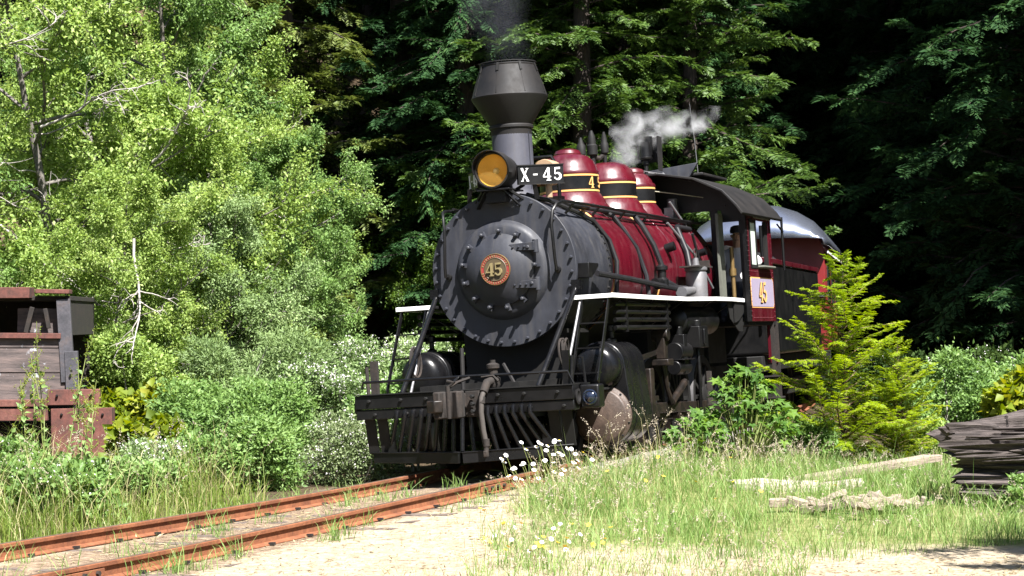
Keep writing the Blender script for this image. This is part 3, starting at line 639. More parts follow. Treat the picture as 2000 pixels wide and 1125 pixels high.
P('uncoupling_rod', MB().tube([(1.42, -1.22, .96), (1.42, -1.2, 1.03), (1.44, -.2, 1.035), (1.44, 0, 1.04), (1.42, 1.2, 1.035), (1.40, 1.25, .9)], .015, 8).tube([(1.44, -.05, 1.04), (1.58, -.04, 1.0), (1.66, -.03, .95)], .014, 6), BLACK)
P('flag_stand', MB().tube([(1.2, -.1, .83), (1.15, -.11, 1.35)], .025, 8), GRAPHD)
P('slack_stay', MB().tube([(1.25, .55, .88), (1.1, .35, 1.15)], .02, 6), GRAPHD)
ml = P('marker_lamp', MB().rng(1.12, 1.32, 1.285, 1.50, .63, .88), BLACK, bevel=.02)
P('lamp_lens', MB().lathe([(.07, .0), (.085, .012), (.07, .02), (.06, .012), (.03, .04), (0, .045)], T(1.32, 1.40, .745) @ AX, 24), NT('dark_lens').set(Base_Color=(.008, .012, .025), Roughness=.08, Coat_Weight=1.).m, ml)
P('lamp_bracket', MB().bar((1.2, 1.2, .9), (1.2, 1.36, .89), .05, .02).tube([(1.15, 1.3, .89), (1.15, 1.28, 1.18), (1.1, 1.22, 1.18)], .014, 6), BLACK, ml)
for sy in (1, -1):      # coiled cable and a sheave hung beside the smokebox
    P('cable_coil', MB().tube([(.55 + .11 * math.cos(t) + .01 * t, sy * (.90 + .012 * math.sin(t * 1.3)), 1.22 + .17 * math.sin(t)) for t in np.linspace(0, 15, 60)], .014, 6), RUSTD)
# cylinders
def stadium(y, z0, z1, r0, r1, n=14):
    lo = [(y + r0 * math.cos(t), z0 + r0 * math.sin(t)) for t in np.linspace(-math.pi, 0, n)]
    hi = [(y + r1 * math.cos(t), z1 + r1 * math.sin(t)) for t in np.linspace(0, math.pi, n)]
    return lo + hi
for sy in (1, -1):
    cy = P('cylinder_jacket', MB().prism(stadium(sy * 1.07, .50, 1.06, .345, .285), .78, T(-.88, 0, 0) @ AX), BLACKG, bevel=.012, sharp=50)
    P('cylinder_cover', MB().lathe([(.345, .0), (.345, .03), (.31, .05), (.30, .075), (.285, .085), (0, .09)], T(-.095, sy * 1.07, .50) @ AX, 40), rust('rusty_cover', (.035, .024, .019), (.07, .046, .035), (.11, .076, .058), 6, .55), cy)
    P('valve_chest', MB().lathe([(.26, .0), (.265, .03), (.255, .14), (.23, .20), (.17, .235), (.10, .245), (0, .25)], T(-.095, sy * 1.07, 1.06) @ AX, 40).lathe([(.27, -.02), (.275, .0), (.275, .025), (.26, .03)], T(-.095, sy * 1.07, 1.06) @ AX, 40), BLACKG, cy)
    for x in (-.3, -.62): P('jacket_band', MB().prism(stadium(sy * 1.07, .50, 1.06, .350, .290), .03, T(x, 0, 0) @ AX), BLACK, cy)
    for k in range(12):
        a = k * 30 + 15; put('cover_bolt', nut, cy, T(-.065, sy * 1.07 + .325 * math.sin(R(a)), .5 + .325 * math.cos(R(a))) @ Matrix.Scale(.7, 4))
    P('relief_valve', MB().lathe([(.06, 1.33), (.06, 1.36), (.03, 1.38), (.03, 1.45), (.05, 1.46), (.05, 1.52), (.02, 1.54), (0, 1.54)], T(-.42, sy * 1.12, 0), 14), BLACK, cy)
    P('cock_pipe', MB().tube([(-.1, sy * 1.1, .2), (-.5, sy * 1.12, .14), (-.9, sy * 1.1, .16)], .02, 6), RUSTD, cy)
    P('crosshead_guide', MB().rng(-2.1, -.85, sy * 1.02, sy * 1.14, .60, .66).rng(-2.1, -.85, sy * 1.02, sy * 1.14, .40, .45), GREASE)
    P('crosshead', MB().rng(-1.75, -1.45, sy * .98, sy * 1.18, .42, .64).rng(-1.7, -1.55, sy * 1.14, sy * 1.22, .3, 1.0), GREASE, bevel=.015)
    P('piston_rod', MB().cyl((-1.5, sy * 1.07, .50), (-.86, sy * 1.07, .50), .035, 12).cyl((-1.6, sy * 1.07, 1.06), (-.86, sy * 1.07, 1.06), .025, 10), STEEL)
    P('main_rod', MB().bar((-1.6, sy * 1.12, .52), (-4.3, sy * 1.12, .46), .05, .13), GREASE, bevel=.012)
    P('side_rod', MB().bar((-1.75, sy * 1.03, .40), (-5.45, sy * 1.03, .40), .05, .11), GREASE, bevel=.012)
    # link and radius gear
    P('valve_link', MB().rng(-2.34, -2.20, sy * 1.10, sy * 1.22, 1.10, 1.46).cyl((-2.27, sy * 1.05, 1.40), (-2.27, sy * 1.26, 1.40), .08, 14).rng(-2.36, -2.12, sy * 1.06, sy * 1.28, 1.02, 1.10), GREASE, bevel=.012)
    P('link_hanger', MB().tube([(-2.3, sy * 1.16, 1.05), (-2.33, sy * 1.18, .75), (-2.5, sy * 1.18, .56)], [.045, .03, .035], 8).tube([(-2.5, sy * 1.18, .56), (-2.95, sy * 1.18, .72), (-3.15, sy * 1.18, .80)], .045, 8), GREASE)
    P('radius_rod', MB().bar((-1.0, sy * 1.07, 1.06), (-2.27, sy * 1.1, 1.2), .04, .06), GREASE)
    P('gear_hanger', MB().bar((-2.27, sy * .95, 1.5), (-2.27, sy * 1.1, 1.84), .12, .03).rng(-2.5, -2.1, sy * .6, sy * 1.05, 1.45, 1.52), BLACKM)
    P('lubricator', MB().rng(-3.95, -3.55, sy * 1.08, sy * 1.30, 1.22, 1.50).cyl((-3.75, sy * 1.2, 1.5), (-3.75, sy * 1.2, 1.58), .07, 12).rng(-3.75, -3.68, sy * 1.3, sy * 1.33, 1.26, 1.46).tube([(-3.7, sy * 1.22, 1.22), (-3.72, sy * 1.22, .9), (-3.75, sy * 1.2, .3)], .025, 8), BLACK, bevel=.012)
    P('water_pump', MB().cyl((-3.0, sy * 1.1, 1.18), (-3.5, sy * 1.1, 1.18), .12, 18).cyl((-2.9, sy * 1.12, .98), (-3.45, sy * 1.12, .98), .09, 16).rng(-3.3, -3.15, sy * 1.0, sy * 1.2, .9, 1.4).cyl((-3.2, sy * 1.12, 1.3), (-3.2, sy * 1.12, 1.5), .05, 12).rng(-3.5, -2.95, sy * 1.02, sy * 1.24, 1.075, 1.09), BLACK, bevel=.008)
    P('brake_hanger', MB().bar((-5.05, sy * .98, .9), (-5.0, sy * 1.0, .35), .05, .09).bar((-5.0, sy * 1.02, .3), (-5.1, sy * 1.02, .62), .06, .14), RUSTD)
    # cooling coil under the running board
    for k in range(4):
        z = 1.76 - .09 * k
        P('coil_pipe', MB().tube([(-.30, sy * 1.21, z), (-.36, sy * 1.235, z), (-1.4, sy * 1.235, z), (-2.4, sy * 1.235, z), (-2.5, sy * 1.21, z)], .028, 10), BLACK)
    P('coil_hanger', MB().rng(-.62, -.59, sy * 1.20, sy * 1.272, 1.44, 1.83).rng(-2.28, -2.25, sy * 1.20, sy * 1.272, 1.44, 1.83), BLACK)
    P('air_reservoir', MB().lathe([(0, 0), (.1, .01), (.18, .06), (.19, .1), (.19, 1.6), (.18, 1.64), (.1, 1.69), (0, 1.7)], T(-5.0, sy * 1.02, 1.58) @ AX, 24), BLACK)
    P('board_skirt', MB().prism([(-5.15, 1.83), (-5.95, 1.83), (-5.95, 1.42), (-5.7, 1.42), (-5.25, 1.6)], .012, T(0, sy * 1.27, 0) @ RX(90)), BLACKM)
# wheels
def wheel(x, sy, r, spokes, axle=True):
    y = sy * .72; M = T(x, y, r) @ (RX(-90) if sy > 0 else RX(90))
    w = P('driving_wheel' if r > .5 else 'leading_wheel', MB().lathe([(r - .1, -.06), (r + .025, -.06), (r + .025, -.035), (r, -.03), (r - .004, .07), (r - .02, .075), (r - .1, .07), (r - .1, -.06)], M, 48).lathe([(0, -.05), (.13, -.05), (.13, .08), (.09, .1), (0, .1)], M, 20), BLACKM)
    P('tyre', MB().lathe([(r - .045, .071), (r - .002, .068), (r + .001, -.02), (r + .026, -.035)], M, 48), STEEL, w)
    sp = MB()
    for k in range(spokes):
        a = 2 * math.pi * k / spokes; c, s_ = math.cos(a), math.sin(a)
        sp = MB().bar((x + .1 * c, y + sy * .02, r + .1 * s_), (x + (r - .08) * c, y + sy * .02, r + (r - .08) * s_), .05, .06, up=(0, 1, 0)); P('spoke', sp, BLACKM, w)
    if r > .5:
        P('counterweight', MB().prism([(0.0, 0)] + [((r - .09) * math.cos(t), (r - .09) * math.sin(t)) for t in np.linspace(.6, 2.5, 9)], .05, M @ T(0, 0, .02)), BLACKM, w)
        P('crank_pin', MB().cyl((x, y, .40), (x, sy * 1.14, .40), .06, 14), GREASE, w)
    if axle and sy > 0: P('axle', MB().cyl((x, -.7, r), (x, .7, r), .08, 14), BLACKM)
for sy in (1, -1):
    for x in (-1.75, -2.98, -4.21, -5.45): wheel(x, sy, .56, 12)
    wheel(.18, sy, .36, 8); wheel(-6.7, sy, .38, 8)
# ------------------------------------------------------------------ cab
CF, CR, CW = -5.92, -7.36, 1.40
cab = P('cab', MB().rng(CR - .3, CF, -1.36, 1.36, 1.50, 1.55).rng(-6.9, CF - .02, -.75, .75, 1.0, 1.52), BLACKM)
for sy in (1, -1):
    P('side_panel', MB().rng(CR, CF, sy * (CW - .03), sy * CW, 1.55, 2.30).rng(CR, CR + .17, sy * (CW - .03), sy * CW, 2.30, 3.12).rng(CF - .14, CF, sy * (CW - .03), sy * CW, 2.30, 3.12).rng(CR + .17, CF - .14, sy * (CW - .03), sy * CW, 2.98, 3.12), MAROON, cab, bevel=.004)
    P('cab_post', MB().rng(CF - .02, CF + .06, sy * (CW - .045), sy * (CW + .006), 1.55, 3.12), BLACK, cab)
P('firebox_backhead', MB().rng(-6.9, CF - .02, -.75, .75, 1.5, 2.7), BLACKM, cab, .1)
fl = MB()          # front wall above and beside the boiler, with an open doorway each side
for sy in (1, -1):
    fl.rng(CF - .02, CF + .01, sy * (CW - .34), sy * (CW - .0), 2.95, 3.12).rng(CF - .02, CF + .01, sy * (CW - .10), sy * (CW + .004), 1.55, 2.97).rng(CF - .02, CF + .01, sy * .90, sy * 1.00, 1.87, 3.12)
fl.prism([(-CW, 3.12), (CW, 3.12), (1.2, 3.36), (.8, 3.54), (.3, 3.63), (-.3, 3.63), (-.8, 3.54), (-1.2, 3.36)], -.03, T(CF + .01, 0, 0) @ AX)
P('cab_front', fl, BLACK, cab)
for k in range(22):
    put('rivet', rivet, cab, T(CF + .02, CW + .006, 1.62 + k * .07) @ RZ(90)); put('rivet', rivr, cab, T(CF - .06, CW, 1.62 + k * .07) @ RZ(90))
    put('rivet', rivr, cab, T(CR + .05, CW, 1.62 + k * .07) @ RZ(90))
for k in range(14): put('rivet', rivr, cab, T(CF - .16 - k * .085, CW, 1.60) @ RZ(90)); put('rivet', rivr, cab, T(CF - .16 - k * .085, CW, 2.25) @ RZ(90))
# pale number panel with gilt border
pp = [(-5.99, 1.74), (-7.24, 1.74), (-7.29, 1.79), (-7.29, 2.12), (-7.24, 2.17), (-5.99, 2.17), (-5.95 - .02, 2.12), (-5.95 - .02, 1.79)]
pb = P('panel_border', MB().prism([(x, z) for x, z in pp], -.004, T(0, CW + .001, 0) @ RX(90)), GOLD, cab)
cxm, czm = -6.63, 1.955
P('number_panel', MB().prism([(cxm + (x - cxm) * .965, czm + (z - czm) * .92) for x, z in pp], -.004, T(0, CW + .005, 0) @ RX(90)), LILAC, pb)
NY = Matrix(((-1, 0, 0, 0), (0, 0, 1, 0), (0, 1, 0, 0), (0, 0, 0, 1)))
text('numeral_shadow', [G4, G5], T(-6.375, CW + .0095, 1.80) @ NY, .30, .003, BLACK, pb, .72, 1.05)
text('numeral', [G4, G5], T(-6.41, CW + .0145, 1.815) @ NY, .29, .003, GOLD, pb, .74, 1.05)
# side window: frames, sliding pane, sill
wf = P('window_frame', MB().rng(-6.10, -6.06, CW - .02, CW + .012, 2.30, 2.98).rng(-6.44, -6.40, CW - .02, CW + .012, 2.30, 2.98).rng(-6.44, -6.06, CW - .02, CW + .012, 2.30, 2.345).rng(-6.44, -6.06, CW - .02, CW + .012, 2.935, 2.98).rng(-7.19, -7.03, CW - .045, CW - .015, 2.3, 2.98), BLACKM, cab)
P('pane', MB().rng(-6.405, -6.095, CW - .008, CW - .002, 2.34, 2.94), NT('dusty_glass').set(Base_Color=(.55, .62, .55), Roughness=.22, Specular_IOR_Level=.8).m, wf)
P('arm_rest', MB().rng(-7.15, -6.45, CW - .06, CW + .10, 2.30, 2.335), GREYG, wf, .015)
# front windows and door in the cab front
P('front_door', MB().rng(CF + .02, CF + .07, 1.0, 1.07, 1.88, 3.06).rng(CF + .07, CF + .32, 1.05, 1.09, 1.88, 3.06), GREYG, cab, .004)
P('door_rod', MB().cyl((CF - .05, 1.16, 1.9), (CF - .05, 1.16, 2.6), .03, 10).cyl((CF - .05, 1.16, 2.2), (CF - .05, 1.16, 2.3), .05, 10), BRASS, cab)
# roof
prof = [(-1.52, 3.03), (-1.45, 3.14), (-1.25, 3.36), (-.85, 3.56), (-.35, 3.66), (.35, 3.66), (.85, 3.56), (1.25, 3.36), (1.45, 3.14), (1.52, 3.03)]
roof = P('cab_roof', MB().prism(prof + [(y * .985, z - .03) for y, z in reversed(prof)], -2.32, T(CF + .62, 0, 0) @ AX), GRAPHD, cab, .006)
P('roof_vent', MB().prism([(-.42, .0), (.58, .0), (.70, .20), (-.42, .10)], -.05, T(-6.10, 0, 3.64) @ AX @ RX(-8)).rng(-6.9, -6.16, -.4, .55, 3.655, 3.70), GRAPH, roof, .006)
P('whip_aerial', MB().tube([(-6.7, .55, 3.66), (-6.72, .52, 4.2), (-6.75, .47, 4.75)], [.006, .005, .003], 5), STEEL, roof)
P('sliding_hatch', MB().rng(-7.55, -6.2, -.55, .75, 3.66, 3.70), GRAPHD, roof, .01)
P('window_awning', MB().prism([(0, 0), (-1.0, 0), (-1.0, .02), (0, .02)], .30, T(-6.25, CW + .02, 3.0) @ RX(38)), GREYG, cab)
P('mirror_arm', MB().tube([(-7.36, CW + .1, 2.95), (-7.6, CW + .12, 2.85), (-7.85, CW + .05, 2.9), (-7.86, CW + .05, 3.05)], .015, 6).cyl((-7.86, CW + .05, 2.3), (-7.86, CW + .05, 3.08), .02, 8), BLACK, cab)
P('cab_bracket', MB().prism([(0, 0), (-.8, 0), (-.8, -.02), (-.2, -.25), (0, -.28)], .02, T(CF + .5, 1.3, 1.82) @ RX(90)), BLACKM, cab)
P('cab_step', MB().bar((-7.25, 1.36, 1.55), (-7.25, 1.36, .45), .06, .012).bar((-7.5, 1.36, 1.55), (-7.5, 1.36, .45), .06, .012).rng(-7.56, -7.2, 1.18, 1.42, .75, .77).rng(-7.56, -7.2, 1.18, 1.42, .44, .46), RUSTD, cab)
P('cab_apron', MB().rng(-7.60, -7.38, 1.25, 1.33, .98, 2.2).rng(-7.66, -7.34, 1.24, 1.37, .95, 1.0), MAROON, cab, .006)

# ------------------------------------------------------------------ engine driver at the cab window (one skinned body)
def person():
    J = {'pel': (-6.9, 1.0, 2.02, .15), 'wai': (-6.9, 1.0, 2.2, .14), 'che': (-6.88, 1.02, 2.45, .165), 'nec': (-6.86, 1.03, 2.63, .065), 'hd0': (-6.85, 1.035, 2.72, .085), 'hd1': (-6.85, 1.04, 2.82, .095), 'hd2': (-6.86, 1.04, 2.90, .06),
         'shl': (-6.86, 1.19, 2.53, .085), 'ell': (-6.74, 1.36, 2.40, .055), 'wrl': (-6.55, 1.36, 2.37, .035), 'hal': (-6.46, 1.35, 2.37, .036),
         'shr': (-6.86, .84, 2.53, .085), 'elr': (-6.72, .76, 2.3, .052), 'wrr': (-6.48, .8, 2.32, .035), 'har': (-6.4, .82, 2.33, .036),
         'kl': (-6.5, 1.12, 2.0, .09), 'al': (-6.42, 1.12, 1.62, .05), 'fl': (-6.3, 1.12, 1.59, .04), 'kr': (-6.5, .88, 2.0, .09), 'ar': (-6.42, .88, 1.62, .05), 'fr': (-6.3, .88, 1.59, .04)}
    E = ['pel wai', 'wai che', 'che nec', 'nec hd0', 'hd0 hd1', 'hd1 hd2', 'che shl', 'shl ell', 'ell wrl', 'wrl hal', 'che shr', 'shr elr', 'elr wrr', 'wrr har', 'pel kl', 'kl al', 'al fl', 'pel kr', 'kr ar', 'ar fr']
    base = [-6.9, 1.0, 1.55]; names = list(J)
    for hnd, s in (('hal', 1), ('har', -1)):
        x, y, z, _ = J[hnd]
        for k in range(4):
            n = f'{hnd}f{k}'; J[n] = (x + .05 - .006 * abs(k - 1), y + (k - 1.5) * .019, z - .004, .0095); J[n + 't'] = (x + .085 - .008 * abs(k - 1), y + (k - 1.5) * .02, z - .03, .008); E += [f'{hnd} {n}', f'{n} {n}t']
        J[hnd + 'th'] = (x + .01, y - s * .045, z - .005, .011); J[hnd + 'tt'] = (x + .05, y - s * .055, z - .02, .009); E += [f'{hnd} {hnd}th', f'{hnd}th {hnd}tt']
    names = list(J); me = bpy.data.meshes.new('person')
    me.from_pydata([tuple(Vector(J[n][:3]) - Vector(base)) for n in names], [tuple(names.index(q) for q in e.split()) for e in E], [])
    o = bpy.data.objects.new('person', me); C.objects.link(o)
    sk = o.modifiers.new('skin', 'SKIN'); sk.use_smooth_shade = True
    for v, n in zip(me.skin_vertices[0].data, names): v.radius = (J[n][3], J[n][3]); v.use_root = n == 'pel'
    sb = o.modifiers.new('sub', 'SUBSURF'); sb.levels = 1; sb.render_levels = 2
    m = NT('driver_clothes'); sp = m.new('ShaderNodeSeparateXYZ'); m.l.new(m.coord(), sp.inputs[0])
    c = m.ramp(sp.outputs[2], [(0.0, (.06, .07, .1)), (.58 / 1.4, (.06, .07, .1)), (.60 / 1.4, (.55, .54, .55)), (1.07 / 1.4, (.55, .54, .55)), (1.08 / 1.4, (.42, .25, .18))])
    mp = m.new('ShaderNodeMath', operation='MULTIPLY'); m.l.new(sp.outputs[2], mp.inputs[0]); mp.inputs[1].default_value = 1 / 1.4; m.l.new(mp.outputs[0], c.node.inputs[0])
    m.set(Base_Color=c, Roughness=.85); me.materials.append(m.m)
    o.matrix_world = Matrix.Translation((OX, OY, 0)) @ Matrix.Rotation(R(-90) - ALPHA, 4, 'Z') @ Matrix.Rotation(CANT, 4, 'X') @ T(*base)
    tag(o, 'person in a pale shirt sitting inside the cab with one arm on the window sill', 'person')
    hb = Vector(J['hd1'][:3]) - Vector(base)
    SK = NT('skin').set(Base_Color=(.45, .27, .19), Roughness=.6).m; DK = NT('cap_cloth').set(Base_Color=(.05, .055, .07), Roughness=.9).m
    MB().lathe([(.112, .02), (.115, .06), (.10, .11), (.06, .13), (0, .135)], T(hb.x - .005, hb.y, hb.z) , 20).prism([(.06, -.08), (.16, -.07), (.19, 0), (.16, .07), (.06, .08)], .012, T(hb.x, hb.y, hb.z + .02)).build('cap', DK, o)
    MB().prism([(-.02, 0), (.02, 0), (0, .06)], .03, T(hb.x + .085, hb.y + .015, hb.z - .06) @ RX(90)).build('nose', SK, o)
    for s in (1, -1):
        MB().lathe([(0, -.012), (.012, 0), (0, .012)], T(hb.x + .083, hb.y + s * .035, hb.z - .005), 8).build('eye', DK, o)
        MB().lathe([(0, -.03), (.016, -.01), (.02, .015), (0, .03)], T(hb.x - .0, hb.y + s * .095, hb.z - .02), 8).build('ear', SK, o)
    MB().box((hb.x + .082, hb.y, hb.z - .085), (.012, .05, .008)).build('mouth', DK, o)
person()

# ------------------------------------------------------------------ tender and coach
def on_track(o, s): 
    p = track_point(s, 0, 0); o.location = p; o.rotation_euler = (CANT, 0, track_yaw(s)); return o
tn = on_track(thing('tender', 'glossy black tender coupled behind the maroon cab', 'tender'), -11.7)
P('tank', MB().rng(-3.4, 3.5, -1.30, 1.30, 1.05, 2.45), BLACK, tn, .05)
P('tank_rim', MB().rng(-3.4, 3.5, 1.27, 1.32, 2.44, 2.52).rng(-3.4, 3.5, -1.32, -1.27, 2.44, 2.52).rng(3.46, 3.52, -1.3, 1.3, 2.44, 2.52), MAROON, tn, .008)
P('coal_load', MB().prism([(-1.0, 0), (1.0, 0), (.5, .35), (-.5, .3)], 5., T(-3.0, 0, 2.45) @ AX), BLACKM, tn)
P('tender_frame', MB().rng(-3.7, 3.7, -1.2, 1.2, .80, 1.04), BLACKM, tn, .01)
P('front_lamp_post', MB().cyl((3.4, 1.25, 2.5), (3.4, 1.25, 3.0), .025, 8), BLACK, tn)
for x in (-2.6, -1.0, 1.0, 2.6):
    for sy in (1, -1):
        P('tender_wheel', MB().lathe([(0, -.06), (.45, -.06), (.45, -.03), (.42, -.03), (.42, .06), (.34, .06), (.30, .02), (.12, .02), (.12, .09), (0, .09)], T(x, sy * .72, .42) @ RX(-90 * sy), 32), BLACKM, tn)
for sy in (1, -1):
    for x in (-1.8, 1.8): P('bogie_frame', MB().rng(x - 1.2, x + 1.2, sy * .9, sy * 1.0, .34, .62), BLACKM, tn, .02)
co_ = thing('passenger_coach', 'maroon passenger coach with shiny rounded silver roof behind the tender', 'coach', (6.50, 49.66, 0), (CANT * .6, 0, R(-100.6)))
CL, CH = 9.6, 1.24
pr = [(-CH, 1.05), (CH, 1.05), (CH, 2.95), (1.17, 3.10), (1.05, 3.32), (.75, 3.52), (.4, 3.64), (0, 3.68), (-.4, 3.64), (-.75, 3.52), (-1.05, 3.32), (-1.17, 3.10), (-CH, 2.95)]
P('coach_body', MB().prism(pr, 2 * CL, T(-CL, 0, 0) @ AX), paint('coach_red', (.16, .013, .014), .3, (.09, .012, .012), .4), co_, .01)
silver = NT('silver_roof').set(Base_Color=(.26, .285, .36), Roughness=.24, Metallic=.85).m
rp = [(1.36, 2.90), (1.33, 3.02), (1.22, 3.17), (1.06, 3.38), (.76, 3.57), (.4, 3.70), (0, 3.74), (-.4, 3.70), (-.76, 3.57), (-1.06, 3.38), (-1.22, 3.17), (-1.33, 3.02), (-1.36, 2.90)]
# roof with a rounded hood that comes down over the coach end
vs, fs, n = [], [], len(rp)
for x, k in ((-CL - .1, 0), (CL - .3, 0), (CL + .1, .06), (CL + .4, .25), (CL + .62, .6), (CL + .70, .95)):
    for (y, z) in rp: vs.append((x, y * (1 - .06 * k), (3.02 + (z - 3.02) * (1 - k) if z > 3.02 else z) + .10))
for i in range(5):
    for j in range(n - 1): fs.append((i * n + j, i * n + j + 1, (i + 1) * n + j + 1, (i + 1) * n + j))
o = MB().add(vs, fs).build('coach_roof', silver, co_, sharp=60); sm = o.modifiers.new('thick', 'SOLIDIFY'); sm.thickness = .03
P('roof_edge_highlight', MB().rng(-CL, CL, CH + .06, CH + .085, 2.86, 2.90).rng(-CL, CL, -CH - .085, -CH - .06, 2.86, 2.90), WHITE, co_)  # white strips stand in for the highlight along the roof edge
P('end_door', MB().rng(CL + .003, CL + .03, -.4, .4, 1.15, 2.75), BLACKM, co_)
P('end_rail', MB().rng(CL + .01, CL + .05, -1.3, 1.3, 2.05, 2.09), STEEL, co_)
P('buffer_beam', MB().rng(CL, CL + .25, -1.3, 1.3, .75, 1.04), BLACKM, co_, .01)
for k in range(9):
    x = CL - 1.6 - k * 2.05
    for sy in (1, -1):
        w = P('window', MB().rng(x - .6, x + .6, sy * (CH + .001), sy * (CH + .02), 1.95, 2.72), GRAPHD, co_); P('pane', MB().rng(x - .53, x + .53, sy * (CH + .012), sy * (CH + .024), 2.02, 2.65), NT('dark_pane').set(Base_Color=(.02, .025, .03), Roughness=.05).m if k == 0 and sy == 1 else bpy.data.materials['dark_pane'], w)
for x in (-7, -5, 5, 7):
    for sy in (1, -1): P('coach_wheel', MB().lathe([(0, -.06), (.45, -.06), (.45, -.03), (.42, -.03), (.42, .06), (.3, .02), (0, .06)], T(x, sy * .72, .42) @ RX(-90 * sy), 28), BLACKM, co_)
for x in (-6, 6): P('bogie', MB().rng(x - 1.6, x + 1.6, -1.0, 1.0, .4, .8), BLACKM, co_, .03)

# ------------------------------------------------------------------ derelict wagon on the left
WX, WY = -5.95, 27.4
wg = thing('derelict_wagon', 'derelict rusty goods wagon overgrown by weeds at the left edge', 'wagon', (WX, WY, -.30), (0, 0, R(4)))
def wbox(name, x0, x1, y0, y1, z0, z1, mat, tilt=0, bev=.006, parent=wg):
    o = MB().box((0, 0, 0), (x1 - x0, y1 - y0, z1 - z0)).build(name, mat, parent, bev); o.location = ((x0 + x1) / 2, (y0 + y1) / 2, (z0 + z1) / 2); o.rotation_euler = (0, R(tilt), 0); return o
PEEL = NT('peeling_boards'); n1 = PEEL.noise(3.2, 8, .75); n2 = PEEL.noise(5, 6, .7, stretch=(.4, 3, 3))
PEEL.set(Base_Color=PEEL.mix(PEEL.ramp(n1, [(.60, 0.), (.64, 1.)]), PEEL.ramp(n2, [(.3, (.03, .025, .025)), (.5, (.09, .07, .066)), (.7, (.15, .11, .10))]), (.42, .44, .48)), Roughness=.85).bump(n2, .4, .02)
PEELM = PEEL.m
BLUES = rust('grey_blue_steel', (.03, .03, .036), (.065, .062, .072), (.11, .08, .07), 5)
# wagon-local: x 0 is the right-hand post, z 0 the ground
wbox('top_plate', -2.6, -.22, -.14, .3, 2.22, 2.36, RUSTR, -.5); wbox('top_plate', -.16, .27, -.06, .25, 2.29, 2.345, RUSTR, 1)
wbox('roof', -2.6, .27, .1, 2.6, 2.2, 2.26, RUSTD)
wbox('back_wall', -2.6, .2, 2.5, 2.6, .4, 2.2, RUSTD); wbox('side_wall', .2, .26, .05, 2.6, 1.75, 2.25, RUSTD)
wbox('corner_post', .13, .30, .0, .1, 1.15, 2.22, BLUES, -3.5); wbox('corner_post', .22, .38, -.02, .1, .92, 1.55, BLUES, -2)
wbox('inner_panel', -.42, .14, .18, .22, 1.78, 2.1, PEELM, 1); wbox('brace', -.28, -.22, .02, .1, 1.78, 2.12, RUSTD, 14); wbox('brace', -.05, 0, .02, .1, 1.84, 2.1, RUSTD, -10)
wbox('board', -2.6, .18, .03, .09, 1.60, 1.75, PEELM, .4); wbox('board', -2.6, .22, .02, .08, 1.28, 1.585, PEELM, .2); wbox('board', -2.6, .26, .03, .085, .90, 1.27, PEELM, -.3)
wbox('top_rail', -2.6, .16, -.03, .03, 1.72, 1.79, RUSTR, .4)
wbox('sill_beam', -2.6, .0, -.06, .1, .84, .93, RUSTR); wbox('sill_plate', .0, .66, -.05, .12, .86, 1.06, RUSTR, -.6)
wbox('under_beam', -2.6, .0, -.04, .1, .66, .82, RUSTR); wbox('gusset_plate', .05, .82, -.06, -.02, .12, .82, RUSTR, -1); wbox('gusset_flange', .78, .82, -.02, .3, .12, .82, RUSTR, -1)
wbox('foot_plate', .3, .80, -.03, .2, -.05, .1, RUSTR); wbox('axle_guard', -.98, -.72, -.05, 0, .05, .68, RUSTR)
wbox('underframe', -2.6, .7, .3, 2.5, .4, .62, RUSTD)
for x, z in ((.12, .98), (.55, .99), (.18, .74), (.70, .74), (.16, .22), (.7, .2), (.4, .75), (.3, 1.3)):
    o = put('rivet', nut, wg, T(x, -.065, z) @ RZ(-90) @ Matrix.Scale(.8, 4))
